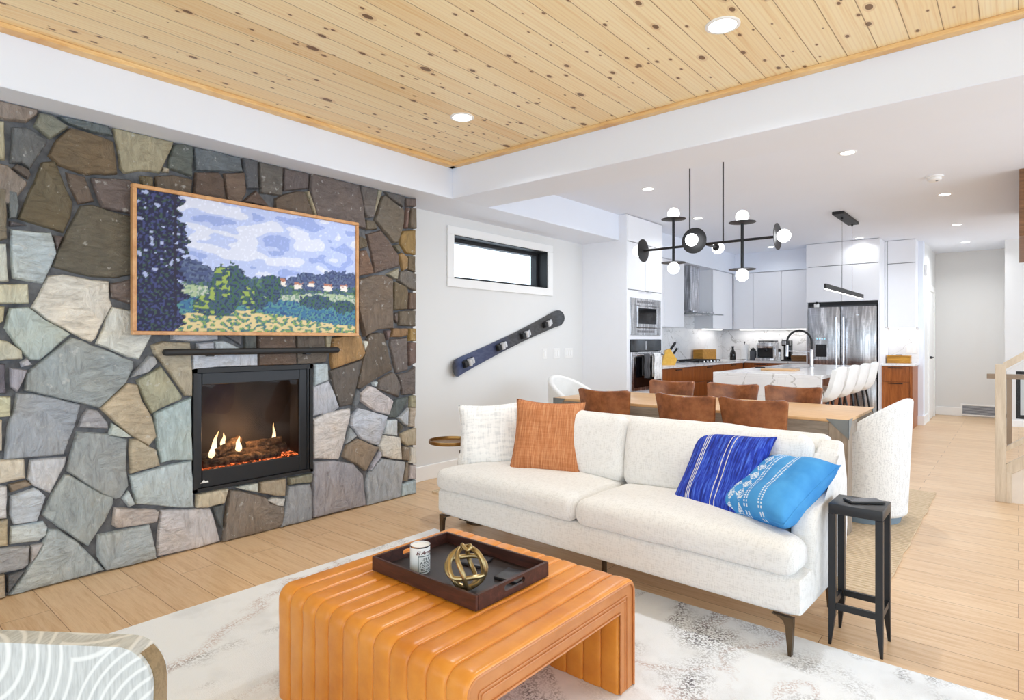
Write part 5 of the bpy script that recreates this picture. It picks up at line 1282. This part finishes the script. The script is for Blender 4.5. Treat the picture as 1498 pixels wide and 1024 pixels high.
gd = T('milk_frother', 'small white and black milk frother right of the espresso machine', 'frother', (-3.035, 10.48, CT))
MB().lathe([(0.045, 0), (0.045, 0.012), (0.012, 0.02)]).build('base', glass_white, gd); MB().cyl((0, 0.02, 0.012), (0, 0.02, 0.17), 0.012).build('post', chrome, gd); m = MB(); m.tube([(0, 0.02, 0.16), (0, -0.01, 0.185), (0, -0.025, 0.15)], [0.018, 0.02, 0.014], 10); m.build('head', black_matte, gd); MB().lathe([(0.03, 0.02), (0.034, 0.07)], (0, -0.02, 0)).build('cup', glass_white, gd)
cm = T('soda_maker', 'tall slim black drink maker on the rear counter beside the basket', 'drink maker', (-2.92, 10.50, CT))
m = MB(); m.box(-0.06, 0.06, 0.0, 0.11, 0.02, 0.34, 0.012, 2); m.box(-0.06, 0.06, -0.11, 0.01, 0.245, 0.34, 0.012, 2); m.build('body', black_gloss, cm); MB().box(-0.065, 0.065, -0.115, 0.115, 0, 0.025, 0.008, 2).build('base', black_matte, cm); MB().lathe([(0.032, 0.026), (0.036, 0.04), (0.036, 0.17), (0.016, 0.21), (0.016, 0.24)], (0, -0.05, 0)).build('bottle', black_matte, cm); MB().box(-0.045, 0.045, -0.1115, -0.1095, 0.27, 0.325).build('front_plate', steel, cm, False)
bs = T('wicker_basket', 'brown wicker basket with white liner beside the fridge', 'basket', (-2.70, 10.46, CT))
wk = NT('wicker'); wa = wk.n('ShaderNodeTexWave', wave_type='BANDS', bands_direction='Z'); wa.inputs['Scale'].default_value = 22; wa.inputs['Distortion'].default_value = 3; wk.l(wk.tc(), wa.inputs['Vector']); wk.set(wk.ramp(wa.outputs['Fac'], [(0.2, L(92,62,34)), (0.7, L(152,108,64))]), 0.8); wk.bump(wa.outputs['Fac'], 0.8, 0.006)
m = MB(); m.prism([(-0.13, -0.08), (0.13, -0.08), (0.13, 0.08), (-0.13, 0.08)], 0.0, 0.095, 'z', 0.004, 1)
for v in m.bm.verts: v.co.x *= 0.92+0.9*v.co.z; v.co.y *= 0.92+0.9*v.co.z
m.build('basket', wk.m, bs); MB().rcube(0.125, 0.075, 0.012, 0.012, 6, lambda p: p + Vector((0, 0, 0.006*noise.noise(p*30)))).xf(Matrix.Translation((0, 0, 0.103))).build('liner', wt, bs)
# right counter
wb = T('wooden_box', 'amber wooden lidded box on the short counter right of the fridge', 'box', (-1.37, 10.62, CT))
MB().box(-0.15, 0.15, -0.07, 0.07, 0, 0.095, 0.003, 1).build('body', amber_wood, wb); MB().box(-0.152, 0.152, -0.072, 0.072, 0.097, 0.115, 0.003, 1).build('lid', amber_wood, wb); MB().box(-0.04, 0.04, -0.008, 0.008, 0.115, 0.128, 0.003, 1).build('handle', dark_wood, wb)
ol = T('wall_outlet', 'white outlet plate on the splashback above the wooden box', 'outlet', (-1.235, YB-0.012, 1.13))
MB().box(-1.305, -1.165, YB-0.018, YB-0.012, 1.07, 1.19, 0.002, 1).build('plate', outlet_white, ol, w=True)
for x in (-1.27, -1.20): MB().box(x-0.018, x+0.018, YB-0.021, YB-0.018, 1.095, 1.165, 0.002, 1).build('socket', trim_paint, ol, w=True)
# fridge
fg = T('refrigerator', 'stainless french door refrigerator with a water dispenser', 'refrigerator', (-2.03, 10.4, 0))
fx0, fx1, fy, ft = -2.485, -1.57, 10.02, 1.775
MB().box(fx0+0.005, fx1-0.005, fy+0.07, YB-0.03, 0.02, ft+0.025, 0.004, 1).build('body', plain('fridge_dark_case', L(70,72,76), 0.4), fg, False, True)
MB().box(fx0-0.01, fx1+0.01, 10.09, 10.095, ft+0.025, 1.854).build('top_gap', black_matte, fg, False, True)
mid = -2.035
for a, b, z0_, z1_, nm in ((fx0, mid-0.003, 0.72, ft, 'door'), (mid+0.003, fx1, 0.72, ft, 'door'), (fx0, fx1, 0.05, 0.712, 'freezer_drawer')):
    m = MB(); m.box(a, b, fy, fy+0.065, z0_, z1_, 0.008, 2); d = m.build(nm, steel, fg, w=True)
    if nm == 'door':
        hx = b-0.045 if a == fx0 else a+0.045; m = MB().cyl((hx, fy-0.055, 0.86), (hx, fy-0.055, 1.62), 0.016)
        for z in (0.90, 1.58): m.cyl((hx, fy, z), (hx, fy-0.055, z), 0.009)
        bmesh.ops.translate(m.bm, vec=-fg.location, verts=m.bm.verts); m.build('handle', chrome, d)
    else:
        m = MB().cyl((fx0+0.1, fy-0.055, 0.62), (fx1-0.1, fy-0.055, 0.62), 0.014); bmesh.ops.translate(m.bm, vec=-fg.location, verts=m.bm.verts); m.build('handle', chrome, d)
dp = MB(); dp.box(-2.395, -2.20, fy-0.006, fy, 0.975, 1.375, 0.004, 1); dp.build('dispenser', steel, fg, False, True)
MB().box(-2.375, -2.22, fy-0.008, fy-0.006, 1.02, 1.21).build('dispenser_recess', black_matte, fg, False, True)
dsp = emit('lit_display', (0.35, 0.75, 1.0, 1), 1.2); m = MB()
for x in (-2.36, -2.325, -2.29, -2.255): m.box(x, x+0.016, fy-0.0075, fy-0.006, 1.285, 1.30)
m.build('display', dsp, fg, False, True); MB().box(-2.33, -2.265, fy-0.02, fy-0.006, 1.14, 1.20, 0.004, 1).build('spout', black_metal, fg, False, True)
MB().box(-1.83, -1.79, fy-0.0008, fy, 1.64, 1.648).build('maker_badge', chrome, fg, False, True)
cbx = T('small_camera', 'tiny white camera with a black eye standing on top of the fridge', 'camera', (-2.37, 10.06, ft+0.0015))
MB().box(-0.035, 0.035, -0.02, 0.02, 0.0, 0.06, 0.008, 2).build('body', glass_white, cbx); MB().cyl((0.005, -0.021, 0.065), (0.005, 0.015, 0.065), 0.02).build('eye', black_matte, cbx)
# island
IX0, IX1, IY0, IY1, IT = -2.62, -1.51, 6.60, 9.55, 0.92
il = T('kitchen_island', 'white marble waterfall island with walnut sides', 'island', ((IX0+IX1)/2, (IY0+IY1)/2, 0))
MB().box(IX0, IX1, IY0, IY1, IT-0.04, IT, 0.003, 1).build('countertop', marble_m, il, False, True); MB().box(IX0, IX1, IY0, IY0+0.04, 0, IT-0.04, 0.002, 1).build('waterfall_end', marble_m, il, False, True)
m = MB(); m.box(IX0+0.03, IX1-0.32, IY0+0.04, IY1-0.02, 0.1, IT-0.041); m.box(IX0+0.08, IX1-0.38, IY0+0.04, IY1-0.06, 0, 0.1); m.build('body', walnut, il, False, True)
for k in range(4): MB().box(IX1-0.32, IX1-0.302, IY0+0.05+k*0.72, IY0+0.05+k*0.72+0.71, 0.11, IT-0.05).build('door', walnut, il, False, True)
snk = plain('sink_steel', L(170,172,176), 0.3, 0.9); m = MB(); m.box(IX0+0.12, IX0+0.55, 7.75, 8.45, IT, IT+0.002); m.build('sink', snk, il, False, True)
fc = T('kitchen_faucet', 'steel faucet with a black spring spout arching over the island', 'faucet', (-2.05, 8.45, IT))
MB().lathe([(0.03, 0), (0.03, 0.008), (0.022, 0.012), (0.021, 0.22), (0.016, 0.24)]).build('body', chrome, fc); MB().cyl((0.02, 0, 0.1), (0.075, 0.0, 0.12), 0.007).build('lever', chrome, fc)
pts = [(0, 0, 0.22), (0, 0, 0.33)] + [(-0.15+0.15*math.cos(a), 0, 0.33+0.15*math.sin(a)) for a in [math.pi*i/14 for i in range(1, 15)]] + [(-0.30, 0, 0.27)]
MB().tube(pts, 0.0135, 10).build('spout', black_matte, fc); MB().cyl((-0.30, 0, 0.29), (-0.305, 0, 0.14), 0.016, 0.02).build('spray_head', chrome, fc); MB().tube([(0, 0, 0.2), (-0.15, 0, 0.21), (-0.285, 0, 0.21)], 0.006, 8).build('holder_arm', chrome, fc)
bd = T('cutting_board', 'round-cornered wooden cutting board lying on the island', 'board', (-2.14, 7.42, IT), 4)
MB().box(-0.19, 0.19, -0.13, 0.13, 0, 0.02, 0.006, 2).build('board', table_oak, bd); kx = T('chef_knife', 'kitchen knife with a dark handle lying on the cutting board', 'knife', (-2.26, 7.42, IT+0.0205), 10)
MB().box(-0.16, -0.05, -0.011, 0.011, 0, 0.014, 0.004, 2).build('handle', black_matte, kx); m = MB(); m.prism([(-0.05, -0.012), (0.12, -0.002), (0.12, 0.002), (-0.05, 0.014)], 0.004, 0.006, 'z'); m.build('blade', chrome, kx, False)
# bar stools
def stool(label):
    """local: faces -x, back at +x"""
    t = T('bar_stool', label, 'bar stool', (0, 0, 0), 0, 'white bar stools at the island'); m = MB(); NU, NV = 26, 16
    prof = [(-0.22, 0.655), (-0.20, 0.665), (-0.12, 0.655), (-0.02, 0.645), (0.08, 0.65), (0.145, 0.68), (0.185, 0.74), (0.205, 0.82), (0.222, 0.90), (0.235, 0.975), (0.238, 1.0)]
    def S(s):
        def f(u, v):
            k = u*(len(prof)-1); i = min(int(k), len(prof)-2); q = k-i; a, b = prof[i], prof[i+1]
            x, z = a[0]+(b[0]-a[0])*q, a[1]+(b[1]-a[1])*q; d = Vector((b[0]-a[0], b[1]-a[1])).normalized(); c = 2*v-1
            hw = 0.215 - 0.045*max(0, (u-0.55)/0.45)**1.5 - 0.03*max(0, (0.12-u)/0.12); e = max(0, (u-0.9)/0.1)
            lift = 0.045*abs(c)**2.2*(1 if u < 0.55 else 1)
            nx, nz = -d.y, d.x
            y = c*hw; z -= 0.07*e*abs(c)**4
            return Vector((x + nx*(s+lift), y, z + nz*(s+lift)))
        return f
    A = m.grid(S(0.022), NU, NV); B = m.grid(S(-0.022), NU, NV)
    for i in range(NU):
        for j in (0, NV): m.bm.faces.new((A[i][j], A[i+1][j], B[i+1][j], B[i][j]))
    for j in range(NV):
        for i in (0, NU): m.bm.faces.new((A[i][j], A[i][j+1], B[i][j+1], B[i][j]))
    sh = m.build('shell', white_vinyl, t, ang=70); bv = sh.modifiers.new('edge', 'BEVEL'); bv.width = 0.014; bv.segments = 3; bv.limit_method = 'ANGLE'; bv.angle_limit = R(50)
    for a in (-1, 1):
        for b in (-1, 1): MB().cyl((a*0.12-0.02, b*0.12, 0.635), (a*0.20-0.01, b*0.2, 0), 0.013, 0.010, 10).build('leg', black_metal, t)
    m = MB(); r_ = 0.168
    m.tube([(-r_-0.015, -r_, 0.27), (r_-0.015, -r_, 0.27), (r_-0.015, r_, 0.27), (-r_-0.015, r_, 0.27)], 0.008, 8, True); m.build('foot_ring', black_metal, t); return t
sp0 = None
for k, (y, lb) in enumerate(((6.92, 'white upholstered bar stool at the near end of the island, nearest the dining table'), (7.54, 'second white upholstered bar stool from the dining table'), (8.16, 'third white upholstered bar stool from the dining table'), (8.78, 'white upholstered bar stool at the far end of the island, nearest the fridge'))):
    if sp0 is None: sp0 = stool(lb); sp0.location = (-1.61, y, 0)
    else: copy_tree(sp0, (-1.61, y, 0), None, lb)
# linear pendant over the island
pd = T('linear_pendant', 'slim black linear pendant lamp hanging over the island', 'pendant lamp', (-1.59, 8.12, 1.83), 0)
MB().box(-0.012, 0.012, -1.02, 1.02, 0, 0.055, 0.002, 1).build('bar', black_matte, pd); MB().box(-0.010, 0.010, -1.01, 1.01, -0.006, 0.0).build('diffuser', strip_m, pd, False)
for y in (-0.2, 0.36): MB().cyl((0, y, 0.05), (0, y, ZC-1.83-0.03), 0.0016, n=6).build('cable', black_metal, pd)
MB().box(-0.06, 0.06, -0.43, 0.43, ZC-1.83-0.035, ZC-1.83, 0.003, 1).build('ceiling_plate', black_matte, pd)
for y in (-0.2, 0.36): MB().cyl((0, y, ZC-1.83-0.06), (0, y, ZC-1.83-0.034), 0.01).build('cable_grip', black_matte, pd)
# ------------------------------------------------------------------ ceiling fittings
def downlight(label, x, y, zc, r, power, grp):
    d = T('downlight', label, 'downlight', (x, y, zc), 0, grp)
    MB().lathe([(r, 0.0), (r, -0.004), (r*0.93, -0.007), (r*0.80, -0.006), (r*0.80, 0.0)], cap=False, n=32).build('trim_ring', trim_paint, d)
    MB().lathe([(r*0.80, -0.003), (0.001, -0.0035)], cap=False, n=32).build('lens', lamp_m, d)
    l = bpy.data.lights.new('downlight_beam', 'AREA'); l.shape = 'DISK'; l.size = r*1.5; l.energy = power; l.color = (0.93, 0.97, 1.0); l.spread = R(150)
    o = bpy.data.objects.new('downlight_beam', l); C.objects.link(o); o.location = (0, 0, -0.02); o.parent = d
for x, y, lb in ((-2.776, 2.781, 'round downlight in the pine ceiling nearest the fireplace corner'), (-1.045, 2.745, 'round downlight in the pine ceiling at the right, nearer the middle')):
    downlight(lb, x, y, 2.735, 0.078, 7, 'downlights in the pine ceiling')
for x, y, lb in ((-2.773, 5.346, 'small downlight just past the beam above the left of the chandelier'), (-1.031, 5.33, 'small downlight just past the beam to the right of the chandelier'), (-0.573, 7.493, 'small downlight beside the smoke detector'),
                 (-0.602, 9.546, 'small downlight in the kitchen ceiling second from the hall end'), (-0.617, 11.362, 'small downlight over the hall at the far end'), (-1.768, 9.911, 'small downlight in front of the fridge cabinet'),
                 (-2.979, 7.03, 'small downlight seen behind the chandelier, beyond its hanging rods'), (-3.009, 9.952, 'small downlight near the kitchen corner, seen left of the right chandelier globe')):
    downlight(lb, x, y, ZC, 0.062, 1.2 if abs(y-9.911) < 0.05 else (3.5 if abs(y-7.03) < 0.05 else 7.5), 'downlights in the white kitchen ceiling')
sd = T('smoke_detector', 'white round smoke detector on the white ceiling', 'smoke detector', (-0.582, 6.618, ZC))
MB().lathe([(0.07, 0), (0.07, -0.012), (0.06, -0.016)], n=32).build('base', outlet_white, sd); MB().lathe([(0.055, -0.016), (0.055, -0.034), (0.04, -0.045), (0.001, -0.046)], cap=False, n=32).build('cover', outlet_white, sd); MB().cyl((0.02, -0.02, -0.044), (0.02, -0.02, -0.049), 0.01).build('button', seam_dark, sd)
# hall: chime, vent
cb_ = T('door_chime', 'small white chime box high on the hall wall', 'chime', (-1.09, 11.04, 2.34))
MB().box(-1.09, -1.055, 10.96, 11.12, 2.26, 2.42, 0.006, 2).build('box', outlet_white, cb_, w=True); MB().box(-1.055, -1.05, 10.98, 11.10, 2.28, 2.40, 0.002, 1).build('cover', trim_paint, cb_, w=True)
vg = T('return_air_grille', 'white framed return air grille low on the hall wall', 'vent', (-0.5, 12.56, 0.1)); m = MB(); a0, a1, b0, b1, yy = -0.74, -0.22, 0.015, 0.205, 12.545
for b in ((a0, a1, b0, b0+0.022), (a0, a1, b1-0.022, b1), (a0, a0+0.022, b0+0.022, b1-0.022), (a1-0.022, a1, b0+0.022, b1-0.022)): m.box(b[0], b[1], yy, yy+0.014, b[2], b[3], 0.002, 1)
m.build('frame', trim_paint, vg, False, True); MB().box(a0+0.02, a1-0.02, yy+0.008, yy+0.0145, b0+0.02, b1-0.02).build('backing', plain('grille_shadow', L(120,124,132), 0.7), vg, False, True)
m = MB()
for k in range(7): m.box(a0+0.022, a1-0.022, yy+0.001, yy+0.008, b0+0.030+k*0.0205, b0+0.038+k*0.0205)
m.build('louvres', plain('grille_louvre', L(186,189,196), 0.5), vg, False, True)
# ------------------------------------------------------------------ stair at the right edge
sr_ = T('stair_railing', 'pale oak stair newel and sloping glass railing at the right edge', 'railing', (-0.1, 6.14, 0)); NX0, NX1, Y0, Y1 = -0.142, -0.075, 6.10, 6.17
MB().box(NX0, NX1, Y0, Y1, 0, 1.085, 0.003, 1).build('newel', light_oak, sr_, False, True)
sl = 0.74; L_ = 1.5
def slope_bar(z0, z1, x0, name, m_, ya=Y0+0.01, yb=Y1-0.01):
    m = MB(); m.prism([(x0, z0), (x0+L_, z0+sl*L_), (x0+L_, z1+sl*L_), (x0, z1)], ya, yb, 'y', 0.002, 1); return m.build(name, m_, sr_, False, True)
slope_bar(1.035, 1.095, NX1-0.02, 'handrail', light_oak); slope_bar(0.40, 0.44, NX1, 'glass_channel', light_oak)
slope_bar(0.20, 0.30, NX1, 'stringer', light_oak)
gm = NT('rail_glass'); gm.set((1,1,1,1), 0.0, Transmission_Weight=1.0); gm.b.inputs['IOR'].default_value = 1.1
slope_bar(0.44, 1.035, NX1+0.001, 'glass_panel', gm.m, 6.13, 6.14)
MB().box(NX1, -0.04, Y0, Y1, 0, 0.24, 0.002, 1).build('skirt_post', light_oak, sr_, False, True)
m = MB(); m.prism([(-0.04, 0), (NX1+L_, 0), (NX1+L_, 0.2+sl*L_), (-0.04, 0.2+sl*0.035)], 6.125, 6.155, 'y'); m.build('side_panel', plain('stair_panel_paint', L(226,214,200), 0.6), sr_, False, True)
gp = T('guard_rail', 'short brown guard rail post seen behind the stair glass', 'railing', (-0.1, 9.5, 0)); gw = plain('taupe_wood', L(150,130,108), 0.5)
MB().box(-0.14, -0.06, 9.46, 9.54, 0, 0.80, 0.003, 1).build('post', gw, gp, False, True); MB().box(-0.30, 1.2, 9.45, 9.55, 0.80, 0.86, 0.003, 1).build('rail', gw, gp, False, True)
MB().box(0.62, 0.70, 9.46, 9.54, 0, 0.80, 0.003, 1).build('post', gw, gp, False, True)
su = MB(); su.box(0.005, 1.6, 6.8, 9.2, 2.18, ZC-0.001, 0.003, 1); o = struct(su, 'ceiling_stair_bulkhead', brown_wood)
